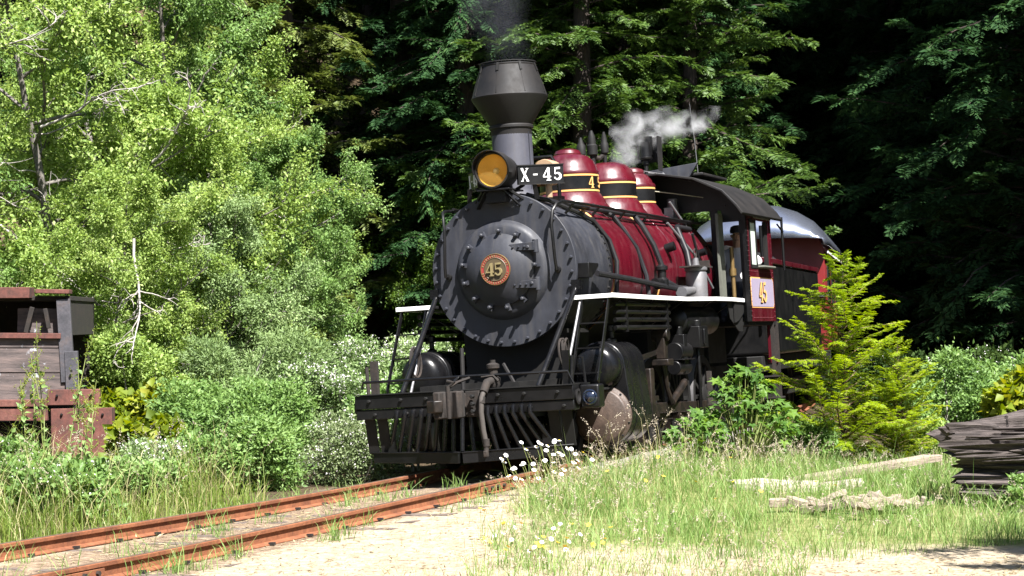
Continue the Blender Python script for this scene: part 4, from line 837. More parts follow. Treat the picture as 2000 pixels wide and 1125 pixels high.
# ------------------------------------------------------------------ plant generators
def rdir(rs, n): return unit(rs.normal(size=(n, 3)))
def bpoly(rs, p, d, L, n, wig, grav):
    pts = [np.array(p, float)]; d = np.array(d, float); d /= np.linalg.norm(d)
    for i in range(n):
        d = d + rs.normal(size=3) * wig + np.array([0, 0, grav]); d /= np.linalg.norm(d); pts.append(pts[-1] + d * L / n)
    return np.array(pts)
def along(pts, t):
    n = len(pts) - 1; f = min(max(t, 0), .999) * n; i = int(f); return pts[i] + (pts[i + 1] - pts[i]) * (f - i), pts[i + 1] - pts[i]
def broadleaf(seed, H, crown, base=.2, n1=16, n2=8, n3=5, nl=22, ls=.075, r0=.1, narrow=.6, dead=6, lean=.06):
    rs = np.random.RandomState(seed); polys, rad = [], []; tw_p, tw_d = [], []
    tr = bpoly(rs, (0, 0, -.3), (rs.uniform(-lean, lean), rs.uniform(-lean, lean), 1), H + .3, 9, .07, .03); polys.append(tr); rad.append(np.linspace(r0, r0 * .18, len(tr)))
    for i in range(n1):
        t = base + (1 - base) * (i + rs.uniform(0, .8)) / n1; p, _ = along(tr, t); az = i * 2.4 + rs.uniform(-.5, .5)
        sh = math.sin(math.pi * (.18 + .78 * ((t - base) / (1 - base)))) ** .7; L = crown * sh * rs.uniform(.75, 1.15)
        li = bpoly(rs, p, (math.cos(az), math.sin(az), rs.uniform(.25, .8)), L, 6, .16, .02); polys.append(li); rad.append(np.linspace(r0 * .38 * (1.2 - t * .7), .008, 7))
        for j in range(n2):
            p2, d2 = along(li, .25 + .75 * (j + rs.uniform(0, 1)) / n2); dd = unit(d2 + rs.normal(size=3) * np.linalg.norm(d2) * .9)
            L2 = L * rs.uniform(.22, .42); su = bpoly(rs, p2, dd, L2, 4, .2, .0); polys.append(su); rad.append(np.linspace(.012, .004, 5))
            for k in range(n3):
                p3, d3 = along(su, .15 + .85 * (k + rs.uniform(0, 1)) / n3); tw_p.append(p3); tw_d.append(unit(d3 + rs.normal(size=3) * np.linalg.norm(d3) * .8) * rs.uniform(.15, .38))
    tw_p, tw_d = np.array(tw_p), np.array(tw_d); n = len(tw_p)
    u = rs.uniform(0, 1, (n, nl, 1)); pos = tw_p[:, None] + tw_d[:, None] * u + rs.normal(size=(n, nl, 3)) * .07
    pos = pos.reshape(-1, 3); ax = np.repeat(unit(tw_d), nl, 0) * .6 + rs.normal(size=pos.shape) * .7 + np.array([0, 0, -.25]); nr = rs.normal(size=pos.shape) * .6 + np.array([.25, -.2, .9])
    Ls = ls * rs.uniform(.6, 1.35, len(pos)); lm = leaf_mesh('foliage', pos, ax, nr, Ls, Ls * narrow, .2, .1)
    dp, dr = [], []
    for i in range(dead):      # bare pale twigs
        p, _ = along(tr, rs.uniform(.1, .8)); az = rs.uniform(0, 6.28); b = bpoly(rs, p, (math.cos(az), math.sin(az), rs.uniform(-.3, .3)), crown * rs.uniform(.6, 1.05), 7, .22, -.02); dp.append(b); dr.append(np.linspace(.015, .004, 8))
        for k in range(5):
            q, d = along(b, rs.uniform(.4, 1)); dp.append(bpoly(rs, q, d + rs.normal(size=3) * .2, rs.uniform(.2, .6), 4, .3, 0)); dr.append(np.linspace(.008, .003, 5))
    return lm, tubes_mesh('branches', polys[1:], rad[1:], 4), tubes_mesh('trunk', polys[:1], rad[:1], 9), (tubes_mesh('dead_branches', dp, dr, 4) if dead else None)
def conifer(seed, H, Lmax, nb, z0=.6, spr=26, nl=16, ls=.16, lw=.05, r0=.35, droop=-.10, up=.25, top=.0, trunk_n=10, shape=1.0, clump=1.0, sprl=.55, wig=.06):
    rs = np.random.RandomState(seed); polys, rad = [], []; S = []
    tr = np.array([[rs.normal() * .02 * H / 25, rs.normal() * .02 * H / 25, z] for z in np.linspace(-.5 * H / 25, H, 12)]); 
    for i in range(nb):
        f = (i + rs.uniform(0, 1)) / nb; z = z0 + (H - z0) * f ** 1.15; az = i * 2.399 + rs.uniform(-.4, .4)
        L = Lmax * ((1 - (z / H) ** 1.3) ** shape * .92 + .08) * rs.uniform(.6, 1.15); p, _ = along(tr, (z + .5 * H / 25) / (H + .5 * H / 25))
        b = bpoly(rs, p, (math.cos(az), math.sin(az), up + rs.uniform(-.12, .12) * (1 + wig * 8)), L, 6, wig, droop); polys.append(b); rad.append(np.linspace(.012 * L + .006 * H / 25, .004 * H / 25 + .001, 7))
        ns = max(4, int(spr * (L / Lmax) ** .8))
        for k in range(ns):
            t = .12 + .88 * (k + rs.uniform(0, 1)) / ns; q, d = along(b, t); d = unit(d); side = 1 if k % 2 else -1
            lat = unit(np.cross(d, [0, 0, 1.])) * side
            sd = unit(d * .75 + lat * rs.uniform(.5, 1.0) + np.array([0, 0, rs.uniform(-.25, .2) * clump])); S.append((q, sd, Lmax * sprl * .5 * (1.15 - .75 * t) * rs.uniform(.6, 1.2) * (L / Lmax) ** .5))
        S.append((b[-2], unit(b[-1] - b[-2]), Lmax * sprl * .22))
    q = np.array([s[0] for s in S]); d = np.array([s[1] for s in S]); L = np.array([s[2] for s in S]); n = len(q)
    lat = unit(np.cross(d, np.array([0, 0, 1.]) + rs.normal(size=(n, 3)) * .25)); nrm = np.cross(lat, d)
    u = (np.arange(nl) + .5) / nl; u = u[None, :, None] + rs.uniform(-.03, .03, (n, nl, 1)); sgn = np.where(np.arange(nl) % 2, 1., -1.)[None, :, None]
    dr = np.array([0, 0, -.22]) * (u ** 2) * L[:, None, None]
    pos = q[:, None] + d[:, None] * u * L[:, None, None] + dr; ax = d[:, None] * .75 + lat[:, None] * sgn + rs.normal(size=(n, nl, 3)) * .16
    nr = nrm[:, None] + rs.normal(size=(n, nl, 3)) * .3; Ls = ls * (1.15 - .7 * u) * rs.uniform(.8, 1.2, (n, nl, 1))
    lm = leaf_mesh('foliage', pos.reshape(-1, 3), ax.reshape(-1, 3), nr.reshape(-1, 3), Ls.reshape(-1), (Ls * lw / ls).reshape(-1), .1, .12)
    return lm, tubes_mesh('branches', polys, rad, 4), tubes_mesh('trunk', [tr], [np.linspace(r0, r0 * .12, 12)], trunk_n)
def bush(seed, rx, ry, h, n, ls, narrow=.6, lumps=9, flowers=0, fs=.035, fn=5, stems=14, upright=.2):
    rs = np.random.RandomState(seed); cs, rr = [], []
    for i in range(lumps):
        a = rs.uniform(0, 6.28); q = math.sqrt(rs.uniform(0, 1)); z = h * rs.uniform(.22, .78) * (1.15 - .45 * q); cs.append((rx * .72 * q * math.cos(a), ry * .72 * q * math.sin(a), z)); rr.append(min(rx, ry, h) * rs.uniform(.32, .5))
    cs, rr = np.array(cs), np.array(rr); k = rs.choice(lumps, n, p=rr ** 2 / np.sum(rr ** 2)); dv = rdir(rs, n); dv[:, 2] = np.abs(dv[:, 2]) * np.where(rs.uniform(size=n) < .72, 1, -1)
    lob = 1 + .22 * np.sin(dv[:, 0] * 7 + k) * np.cos(dv[:, 1] * 6 + k * 2) + .15 * np.sin(dv[:, 2] * 11 + k * 3)
    rad_ = rr[k] * lob * rs.uniform(.35, 1.0, n) ** .45 * (1 + (rs.uniform(size=n) < .05) * rs.uniform(0, .5, n))
    pos = cs[k] + dv * rad_[:, None]; pos[:, 2] = np.maximum(pos[:, 2], rs.uniform(0, .15, n))
    ax = dv * .7 + rs.normal(size=(n, 3)) * .6 + np.array([0, 0, upright]); nr = dv * .5 + rs.normal(size=(n, 3)) * .5 + np.array([.2, -.2, .75]); Ls = ls * rs.uniform(.55, 1.4, n)
    lm = leaf_mesh('foliage', pos, ax, nr, Ls, Ls * narrow, .22, .12)
    polys = []; 
    for i in range(stems):
        c = cs[i % lumps] + dv[i] * rr[i % lumps] * .8; p0 = np.array([c[0] * .3, c[1] * .3, -.1]); m_ = (p0 + c) / 2 + np.array([0, 0, .15 * h]) + rs.normal(size=3) * .08; polys.append(np.array([p0, m_, c]))
    st = tubes_mesh('stem', polys, [np.array([.016, .011, .004])] * len(polys), 5)
    fl = None
    if flowers:
        kk = rs.choice(n, flowers, replace=False); top = pos[kk][(dv[kk][:, 2] > .0) | (rs.uniform(size=flowers) < .2)]; top = top + dv[kk][: len(top)] * 0 + np.array([0, 0, ls * .3])
        c = np.repeat(top, fn, 0) + rs.normal(size=(len(top) * fn, 3)) * fs * .75; fl = leaf_mesh('blossom', c, rdir(rs, len(c)), rs.normal(size=c.shape) * .5 + np.array([.2, -.3, .8]), fs, fs * .9, .1)
    return lm, st, fl
def place(name, label, cat, meshes, loc, rz=0, sc=1., group=None, sz=None):
    """meshes: list of (part name, mesh, material)"""
    t = thing(name, label, cat, (loc[0], loc[1], loc[2] if len(loc) > 2 else float(ground_z(loc[0], loc[1])) - .03), (0, 0, R(rz)), group)
    t.scale = (sc, sc, sz or sc)
    for nm, me, mat in meshes:
        if me is None: continue
        o = bpy.data.objects.new(nm, me); C.objects.link(o); o.parent = t
        if not me.materials: me.materials.append(mat)
        if nm in ('branches', 'blossom', 'buds', 'leaves', 'dead_branches'): o['kind'] = 'stuff'
        if me.materials[0] != mat: o.material_slots[0].link = 'OBJECT'; o.material_slots[0].material = mat
    return t

# ------------------------------------------------------------------ lime-green broadleaf trees on the left
bl = [broadleaf(11, 8.5, 3.2, .05, 27, 12, 8, 38, .077, .11), broadleaf(23, 6.0, 2.5, .05, 25, 11, 8, 36, .069, .08), broadleaf(37, 9.5, 2.9, .08, 28, 11, 8, 38, .076, .12, .5)]
def btree(k, x, y, rz, sc, mat, label, sz=None):
    lm, br, tr, dd = bl[k]
    return place('broadleaf_tree', label, 'tree', [('crown', lm, mat), ('branches', br, BARKM), ('trunk', tr, BARKM), ('dead_branches', dd, BARKP)], (x, y), rz, sc, 'lime green trees on the left', sz)
btree(0, -7.2, 34.5, 20, 1.0, F_LIME, 'tall lime green tree rising behind the derelict wagon')
btree(1, -5.0, 35.5, 110, .92, F_LIME, 'lime green tree of middle height standing left of the dark conifers')
btree(2, -9.6, 38.0, 200, 1.1, F_LIME, 'tall lime green tree at the upper left corner')
btree(2, -6.6, 40.0, 300, .98, F_GREEN, 'tall pale stemmed tree with the bare upright fork')
btree(1, -4.1, 33.0, 10, .66, F_WILLOW, 'low spreading willow tree above the white blossom')
btree(0, -4.4, 41.5, 250, .66, F_GREEN, 'mid green tree with bare pale stems at the edge of the dark forest')
btree(1, -8.4, 31.0, 70, .85, F_GREEN, 'green tree right behind the roof of the derelict wagon')
btree(2, -8.2, 43.5, 140, 1.05, F_LIME, 'tall lime tree behind the others near the top left')
btree(0, -5.6, 44.5, 30, .86, F_LIME, 'lime tree behind the pale fork, below the olive conifers')
btree(1, -6.0, 31.5, 165, .66, F_LIME, 'small lime tree beside the derelict wagon')

# bare bleached branches in front of the trees
def snag(seed, p, d, L, label):
    rs = np.random.RandomState(seed); polys, rad = [], []
    b = bpoly(rs, (0, 0, 0), d, L, 8, .14, 0); polys.append(b); rad.append(np.linspace(.024, .008, 9))
    for i in range(9):
        q, dd = along(b, rs.uniform(.3, 1)); s = bpoly(rs, q, unit(dd) + rs.normal(size=3) * .55, L * rs.uniform(.12, .3), 5, .25, 0); polys.append(s); rad.append(np.linspace(.013, .004, 6))
        for j in range(3):
            q2, d2 = along(s, rs.uniform(.3, 1)); polys.append(bpoly(rs, q2, unit(d2) + rs.normal(size=3) * .6, L * .1, 4, .3, 0)); rad.append(np.linspace(.007, .003, 5))
    o = link('dead_branch', tubes_mesh('dead_branch', polys, rad, 5), BARKP); o.location = p; tag(o, label, 'branch', 'bare bleached branches among the trees')
snag(1, (-8.2, 33.0, 3.2), (1, -.4, -.28), 3.0, 'long bleached bare branch slanting down above the derelict wagon')
snag(2, (-5.35, 30.2, 2.8), (.1, -.3, -1), 1.9, 'bleached twiggy branch hanging in front of the green shrubs')
snag(3, (-7.2, 32.6, 4.6), (.8, -.5, .3), 2.2, 'bare pale branch in the middle of the lime tree')
snag(5, (-5.6, 33.2, 4.1), (.8, -.4, .35), 1.6, 'forked bare twig on the right of the lime trees')
snag(6, (-7.6, 34.0, 6.4), (.3, -.3, 1), 3.0, 'upright pale bare fork near the top of the lime trees')
snag(8, (-8.6, 32.0, 5.8), (1, -.3, -.2), 2.2, 'pale bare branch in the upper left corner')
snag(9, (-6.3, 32.0, 2.6), (1, -.3, .1), 1.7, 'pale bare branch low between the lime tree and the willow')

# ------------------------------------------------------------------ shrubs along the track
KB = {}
def shrub(kind, x, y, rx, ry, h, label, rz=0, seed=None, name='shrub', cat='shrub'):
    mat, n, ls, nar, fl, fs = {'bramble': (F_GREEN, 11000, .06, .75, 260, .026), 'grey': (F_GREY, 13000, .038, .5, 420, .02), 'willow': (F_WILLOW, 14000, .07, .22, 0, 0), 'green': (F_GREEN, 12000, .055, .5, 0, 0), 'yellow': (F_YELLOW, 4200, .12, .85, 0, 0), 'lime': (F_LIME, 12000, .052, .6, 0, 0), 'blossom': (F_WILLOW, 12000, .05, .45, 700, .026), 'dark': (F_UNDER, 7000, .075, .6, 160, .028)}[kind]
    key = seed or len(KB) + 100; sz = rx * ry * 1.2 + .5
    lm, st, f_ = bush(key, rx, ry, h, int(n * max(.6, min(2.2, sz))), ls, nar, 11, int(fl * sz), fs)
    KB[key] = 1
    return place(name, label, cat, [('foliage', lm, mat), ('stem', st, BARKP), ('blossom', f_, F_FLOWER)], (x, y), rz, 1., 'shrubs behind the far rail')
shrub('green', -3.05, 24.0, .95, .7, .85, 'low dark green shrub right behind the far rail, left of the grey one')
shrub('grey', -1.85, 25.2, .9, .7, .85, 'low grey green shrub with pale flowers beside the far rail')
shrub('bramble', -1.25, 27.3, 1.0, .8, 1.55, 'bramble with white flowers behind the left pilot post')
shrub('green', -2.75, 26.2, 1.1, .8, 1.5, 'rounded mid green shrub in the middle of the thicket')
shrub('yellow', -4.35, 25.6, .55, .5, 1.0, 'shrub with large yellow green leaves beside the rusty gusset plate')
shrub('green', -3.75, 27.4, 1.0, .8, 1.7, 'green shrub between the yellow leaved shrub and the willow')
shrub('yellow', -5.0, 28.3, .8, .6, 1.4, 'yellow green shrub behind the derelict wagon corner')
shrub('blossom', -2.15, 29.2, 1.2, .9, 2.35, 'tall shrub covered in white blossom left of the smokebox')
shrub('bramble', -.55, 29.6, 1.1, .8, 1.75, 'bramble with white flowers behind the left ladder')
shrub('willow', -3.6, 29.6, 1.2, .9, 2.7, 'narrow leaved willow shrub in the middle of the thicket')
shrub('lime', -5.2, 30.2, 1.1, .9, 2.6, 'lime green shrub right of the derelict wagon')
shrub('blossom', -1.2, 31.5, 1.1, .9, 2.1, 'white blossom shrub just left of the smokebox edge')
shrub('bramble', -4.9, 21.6, .7, .7, .7, 'low bramble with white flowers in the long grass at the left edge')
shrub('bramble', -5.9, 24.6, .8, .5, .6, 'bramble with white flowers in front of the derelict wagon')
shrub('green', -3.9, 22.4, .55, .45, .5, 'small leafy weed clump at the edge of the long grass')
shrub('bramble', .9, 33.5, 1.4, .9, 1.8, 'bramble seen under the smokebox between the frames')
shrub('bramble', -4.3, 20.4, .6, .5, .55, 'bramble clump with white flowers beside the far rail near the left edge')
shrub('blossom', -4.2, 23.6, .7, .5, .75, 'white flowering weed clump between the long grass and the yellow leaved shrub')
# right-hand side
shrub('green', 6.0, 29.0, .9, .7, 1.5, 'sunlit green shrub behind the big log', name='shrub')
shrub('yellow', 6.9, 28.2, .7, .6, 1.35, 'yellow green shrub above the big log at the right edge')
shrub('bramble', 7.0, 30.5, 1.1, .8, 1.75, 'tall bramble with white buds at the right edge')
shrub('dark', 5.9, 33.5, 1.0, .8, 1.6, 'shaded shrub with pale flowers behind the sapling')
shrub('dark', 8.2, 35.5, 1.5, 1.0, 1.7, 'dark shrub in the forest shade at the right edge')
shrub('lime', 5.35, 27.0, .6, .5, .6, 'low lime green weed clump at the foot of the sapling')
shrub('green', 3.45, 26.3, .6, .45, .7, 'low dark green weed clump between the maple shrub and the sapling')

shrub('green', 5.05, 20.45, .4, .3, .38, 'low weed clump in front of the big log at the right edge')
# big-leaved maple shrub in front of the wheels: every leaf a lobed blade
def maple(seed, n, rx, ry, h, size):
    rs = np.random.RandomState(seed); star = []
    for i in range(15):
        a = math.pi * (-.86 + 1.72 * i / 14); r_ = (1.0 if i in (7,) else .88 if i in (4, 10) else .66 if i in (1, 13) else .46 if i in (5, 6, 8, 9) else .45); star.append((math.cos(a) * r_, math.sin(a) * r_))
    star = np.array([(0, 0)] + star); faces = [(0, i, i + 1) for i in range(1, 15)]
    a = rs.uniform(0, 6.28, n); q = np.sqrt(rs.uniform(0, 1, n)); z = h * (1 - .55 * q ** 2) * rs.uniform(.25, 1., n) ** .5
    c = np.stack([rx * q * np.cos(a), ry * q * np.sin(a), z], -1); out = np.stack([np.cos(a), np.sin(a), np.zeros(n)], -1)
    ax = unit(out * .8 + rs.normal(size=(n, 3)) * .45 + np.array([0, 0, -.25])); nr = rs.normal(size=(n, 3)) * .32 + np.array([.15, -.35, .9]); nr = unit(nr - ax * np.sum(nr * ax, -1, keepdims=True)); sd = np.cross(ax, nr); s = size * rs.uniform(.55, 1.2, (n, 1, 1))
    V = c[:, None] + s * (ax[:, None] * star[None, :, :1] + sd[:, None] * star[None, :, 1:]); rr = np.sum(star ** 2, 1)[None, :, None]; V = V - nr[:, None] * s * rr * .28 + nr[:, None] * s * np.abs(star[None, :, 1:]) * .18
    polys = [np.array([(c[i, 0] * .2, c[i, 1] * .2, -.1), (c[i, 0] * .6, c[i, 1] * .6, c[i, 2] * .55), c[i] - [0, 0, .0]]) for i in range(0, n, 3)]
    MS = []
    for i in range(n):
        q = Matrix((Vector(ax[i]), Vector(sd[i]), Vector(nr[i]))).transposed().to_4x4() @ Matrix.Scale(float(s[i, 0, 0]), 4); q.translation = Vector(c[i]); MS.append(q)
    loc = np.concatenate([star, (-np.sum(star ** 2, 1) * .28 + np.abs(star[:, 1]) * .18)[:, None]], 1); lm = bpy.data.meshes.new('leaf'); lm.from_pydata(loc.tolist(), [], faces); lm.update()
    return (lm, MS), tubes_mesh('stem', polys, [np.array([.009, .006, .003])] * len(polys), 5)
def mshrub(seed, n, rx, ry, h, size, loc, label):
    (lm, MS), st = maple(seed, n, rx, ry, h, size); t = place('maple_shrub', label, 'shrub', [('stem', st, STEM)], loc, 0, 1., 'maple shrubs before the wheels')
    lm.materials.append(F_MAPLE)
    for q in MS:
        o = bpy.data.objects.new('leaf', lm); C.objects.link(o); o.parent = t; o.matrix_local = q
F_MAPLE = foliage('maple_leaves', [(.03, .085, .015), (.065, .14, .02), (.11, .2, .025), (.18, .25, .03)], .42)
mshrub(51, 300, .62, .45, 1.22, .105, (2.75, 25.2), 'bright green maple shrub with lobed leaves in front of the driving wheels')
mshrub(52, 170, .42, .35, .68, .085, (2.15, 24.6), 'small pale green maple shrub beside the near rail')
mshrub(53, 120, .4, .3, .55, .08, (-5.3, 23.3), 'leafy weed with big lobed leaves in front of the derelict wagon')

# redwood sapling on the right
sl = conifer(77, 2.62, 1.34, 112, .08, 38, 28, .040, .012, .03, -.012, .46, shape=.72, sprl=.42, trunk_n=8, wig=.13)
place('redwood_sapling', 'bright yellow green redwood sapling standing right of the locomotive cab', 'tree', [('crown', sl[0], F_SAP), ('branches', sl[1], paint('twig_brown', (.16, .10, .06), .8)), ('trunk', sl[2], BARKD)], (4.12, 26.6), 40, 1.0)
place('redwood_sapling', 'smaller bright redwood sapling crowding the right side of the taller one', 'tree', [('crown', sl[0], F_SAP), ('branches', sl[1], bpy.data.materials['twig_brown']), ('trunk', sl[2], BARKD)], (4.78, 26.5), 170, .62)

# ------------------------------------------------------------------ conifers of the forest behind
cf = [conifer(5, 24, 4.2, 210, .8, 38, 24, .20, .062, .36, -.09, .22, sprl=.40, wig=.13, clump=2.6), conifer(6, 27, 3.8, 220, 1.5, 36, 24, .19, .06, .33, -.12, .18, sprl=.42, wig=.14, clump=2.6), conifer(8, 21, 4.4, 190, .5, 40, 24, .20, .062, .30, -.07, .3, sprl=.40, wig=.14, clump=2.8)]
rs = np.random.RandomState(12)
def ctree(k, x, y, rz, sc, mat, label, group, name='conifer'):
    lm, br, tr = cf[k]
    return place(name, label, 'tree', [('crown', lm, mat), ('branches', br, BARKD), ('trunk', tr, BARKD)], (x, y), rz, sc, group)
GD_ = 'dark conifers behind the train'
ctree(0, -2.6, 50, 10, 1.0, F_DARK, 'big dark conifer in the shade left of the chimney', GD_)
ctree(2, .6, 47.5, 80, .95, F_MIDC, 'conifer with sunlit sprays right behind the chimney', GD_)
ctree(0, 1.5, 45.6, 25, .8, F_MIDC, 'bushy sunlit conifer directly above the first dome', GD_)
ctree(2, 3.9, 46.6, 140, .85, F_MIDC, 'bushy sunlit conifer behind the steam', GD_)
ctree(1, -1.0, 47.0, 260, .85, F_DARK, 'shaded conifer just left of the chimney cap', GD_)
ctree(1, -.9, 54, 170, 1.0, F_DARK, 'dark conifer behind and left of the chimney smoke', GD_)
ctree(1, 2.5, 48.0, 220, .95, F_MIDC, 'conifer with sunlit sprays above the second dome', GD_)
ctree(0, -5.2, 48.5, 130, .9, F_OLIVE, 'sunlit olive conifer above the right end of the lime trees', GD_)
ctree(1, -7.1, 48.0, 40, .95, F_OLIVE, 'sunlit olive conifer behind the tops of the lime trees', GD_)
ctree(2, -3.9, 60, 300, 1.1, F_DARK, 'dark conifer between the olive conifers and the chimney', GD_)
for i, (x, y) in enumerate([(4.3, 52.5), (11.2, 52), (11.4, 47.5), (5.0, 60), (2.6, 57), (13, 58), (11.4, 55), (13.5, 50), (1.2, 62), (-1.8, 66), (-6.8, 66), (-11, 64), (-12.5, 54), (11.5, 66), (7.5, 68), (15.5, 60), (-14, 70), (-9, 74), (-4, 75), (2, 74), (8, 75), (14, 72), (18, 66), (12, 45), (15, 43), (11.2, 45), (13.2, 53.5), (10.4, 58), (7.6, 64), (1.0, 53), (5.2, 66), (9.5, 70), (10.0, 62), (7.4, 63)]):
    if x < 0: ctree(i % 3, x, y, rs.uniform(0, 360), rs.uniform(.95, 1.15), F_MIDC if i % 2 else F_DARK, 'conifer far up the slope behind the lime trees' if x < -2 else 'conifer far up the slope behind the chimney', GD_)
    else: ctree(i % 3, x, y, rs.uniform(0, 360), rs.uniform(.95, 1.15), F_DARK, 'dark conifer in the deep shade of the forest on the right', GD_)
for k, x, y, rz, sc, lab in ((1, -1.6, 45.5, 250, .8, 'small shaded oak in the dark forest left of the headlight'),):
    lm, br, tr, dd = bl[k]
    place('oak_tree', lab, 'tree', [('crown', lm, F_OAK), ('branches', br, BARKD), ('trunk', tr, BARKD)], (x, y), rz, sc, 'oaks at the forest edge')
# unseen tall conifers added right of the picture to shade the forest edge
for i, (x, y, s) in enumerate([(18.5, 37, 1.9), (20.5, 31.5, 1.9), (22.5, 40, 1.9), (18.5, 44, 1.8), (25, 35, 2.0), (16.5, 50, 1.5), (23, 47, 1.9), (24, 28, 1.9)]):
    ctree(i % 3, x, y, i * 77, s, F_DARK, 'unseen tall conifer added beyond the right edge to shade the forest', 'shade conifers added beyond the right edge')
btree(1, 7.05, 14.5, 40, .8, F_GREEN, 'broadleaf tree standing just outside the right edge, shading the log')
# the forest continued unseen behind and beside the camera, added to cut sky fill
for i, (x, y) in enumerate([(-30, -9), (-23, -13), (-16, -10), (-9, -13), (-2, -11), (5, -14), (12, -12), (20, -14), (28, -10), (-24, -2), (-22, 6), (-24, 14), (-21, 22), (-20, 30), (-18, 38), (30, -2), (30, 8), (29, 18), (27, 27)]):
    ctree(i % 3, x, y, i * 53, 1.05, F_DARK, 'unseen conifer added round the clearing, outside the picture, to cut sky fill', 'conifers added outside the picture')
# undergrowth on the slope
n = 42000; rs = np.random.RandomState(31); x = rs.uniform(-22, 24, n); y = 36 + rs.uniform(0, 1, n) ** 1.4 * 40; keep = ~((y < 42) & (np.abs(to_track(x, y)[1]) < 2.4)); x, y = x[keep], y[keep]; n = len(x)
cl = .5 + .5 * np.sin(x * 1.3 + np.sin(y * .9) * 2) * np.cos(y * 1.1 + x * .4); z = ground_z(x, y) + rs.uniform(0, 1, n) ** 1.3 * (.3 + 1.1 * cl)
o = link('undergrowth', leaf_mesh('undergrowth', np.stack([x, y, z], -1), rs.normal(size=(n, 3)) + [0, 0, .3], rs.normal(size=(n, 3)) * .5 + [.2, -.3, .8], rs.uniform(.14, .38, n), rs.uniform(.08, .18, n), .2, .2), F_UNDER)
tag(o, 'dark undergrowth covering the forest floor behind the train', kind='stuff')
# ------------------------------------------------------------------ logs, plank, broken wood
def log_mesh(seed, L, r, n=60, k=40, under=.0, ridge=.16, rag=.3):
    rs = np.random.RandomState(seed); t = np.linspace(0, 1, n)[:, None]; a = (np.arange(k) / k * 2 * math.pi)[None, :]
    f = 1 + .05 * np.sin(t * 7 + a * 2 + rs.uniform(0, 6)) + .04 * np.sin(a * 3 + t * 3)
    for fr in (7, 13, 22, 34, 52):       # long cracks that wander along the grain and break off
        ph, dr, b = rs.uniform(0, 6.28), rs.uniform(-1.5, 1.5), rs.uniform(0, 6.28)
        w = np.abs(np.sin(a * fr / 2 + ph + dr * t + .6 * np.sin(t * 11 + b + a * 2))) ; g = .55 + .45 * np.sin(t * rs.uniform(8, 17) + a * 3 + b)
        f = f - ridge * 1.5 / fr ** .5 * (1 - w) ** 3 * g
    stp = rs.uniform(0, 1, 34)           # plates of wood broken off in steps
    for q in range(34):
        a0, wd, x0, x1 = rs.uniform(0, 6.28), rs.uniform(.05, .22), rs.uniform(-.2, .7), rs.uniform(.1, .5); da = np.abs((a - a0 + math.pi) % (2 * math.pi) - math.pi)
        f = f - ridge * .3 * stp[q] * ((da < wd) & (t > x0) & (t < x0 + x1))
    f = f * (1 - .30 * np.clip(1 - t / .22, 0, 1) * (.6 + .6 * np.sin(a * 4 + 1)))
    yy, zz = np.cos(a) * r * f, np.sin(a) * r * f; yy = np.where(zz < 0, yy * (1 - under * np.minimum(1, -zz / r * 1.5)), yy)
    xo = (1 - np.sin(a)) * .5 * .28 * np.clip(1 - t * 2.2, 0, 1); jag = rag * np.maximum(0, np.sin(a * 11 + 2) * np.sin(a * 5)) + rag * .5 * rs.uniform(0, 1, (1, k)) + rag * .7 * (np.repeat(rs.uniform(0, 1, (1, k // 5 + 1)), 5, 1)[:, :k]) ** 2
    xx = t * L + xo * (r > .4) - jag * np.clip(1 - t * 5, 0, 1) + rs.normal(size=(n, k)) * .004; V = np.stack([xx + 0 * a, yy, zz], -1).reshape(-1, 3); fs = []
    for i in range(n - 1):
        for j in range(k): fs.append((i * k + j, i * k + (j + 1) % k, (i + 1) * k + (j + 1) % k, (i + 1) * k + j))
    V = V.tolist() + [(min(.2, L * .2), 0, .05 * r)]; fs += [(j, n * k, (j + 1) % k) for j in range(k)] + [tuple(range((n - 1) * k, n * k))]     # the end is rotted hollow
    return MB().add(V, fs)
lg = thing('fallen_log', 'big weathered splintered grey brown log lying at the right edge', 'log', (4.36, 21.1, .22), (R(-10), R(-2), R(-14)))
log_mesh(3, 3.4, .53, 160, 190, .1, .42, .16).build('log_body', LOGW, lg, sharp=24)
rs = np.random.RandomState(9)
for i in range(40):          # loose splinters and plates of rotten wood
    a = R(rs.uniform(120, 215)); x = rs.uniform(.25, 1.8); r_ = .46; L = rs.uniform(.25, .8); th = rs.uniform(.015, .03); w = rs.uniform(.012, .03)
    y, z = math.cos(a) * r_ * (1 - .3 * (math.sin(a) < 0)), math.sin(a) * r_; prv = [(-L / 2, 0), (-L * .2, w / 2), (L * .4, w * .4), (L / 2, -w * .1), (L * .1, -w / 2), (-L * .35, -w * .35)]
    o = MB().prism(prv, th).build('splinter', LOGW, lg); o.location = (x, y, z); o.rotation_euler = (a - R(90) + rs.uniform(-.2, .2), rs.uniform(-.06, .06), rs.uniform(-.07, .07) - (.3 if rs.uniform() < .12 else 0))
rough_beam('pale_plank', (2.45, 22.4, -.12), (4.75, 24.1, .10), .22, .07, PALEW, 'pale sawn plank leaning on the end of the big log', 'plank', 6, n=12, jit=.004)
o = log_mesh(14, .85, .13, 24, 22, .1, .12, .1).build('short_log', wood('bleached_log', (.25, .2, .17), (.42, .35, .3), (.6, .52, .46), (.6, 9, 9)), None, sharp=28); o.location = (2.30, 21.9, -.09); o.rotation_euler = (0, R(3), R(8)); tag(o, 'short bleached log lying in the grass left of the plank', 'log')
o = log_mesh(15, .6, .08, 20, 18, .1, .12, .1).build('short_log', bpy.data.materials['bleached_log'], None, sharp=28); o.location = (3.05, 22.2, -.12); o.rotation_euler = (0, R(-4), R(4)); tag(o, 'thin bleached log half hidden under the plank', 'log')
ch = thing('rotten_stump', 'heap of broken pale rotten wood in the grass before the plank', 'stump', (3.35, 20.3, float(ground_z(3.35, 20.3))))
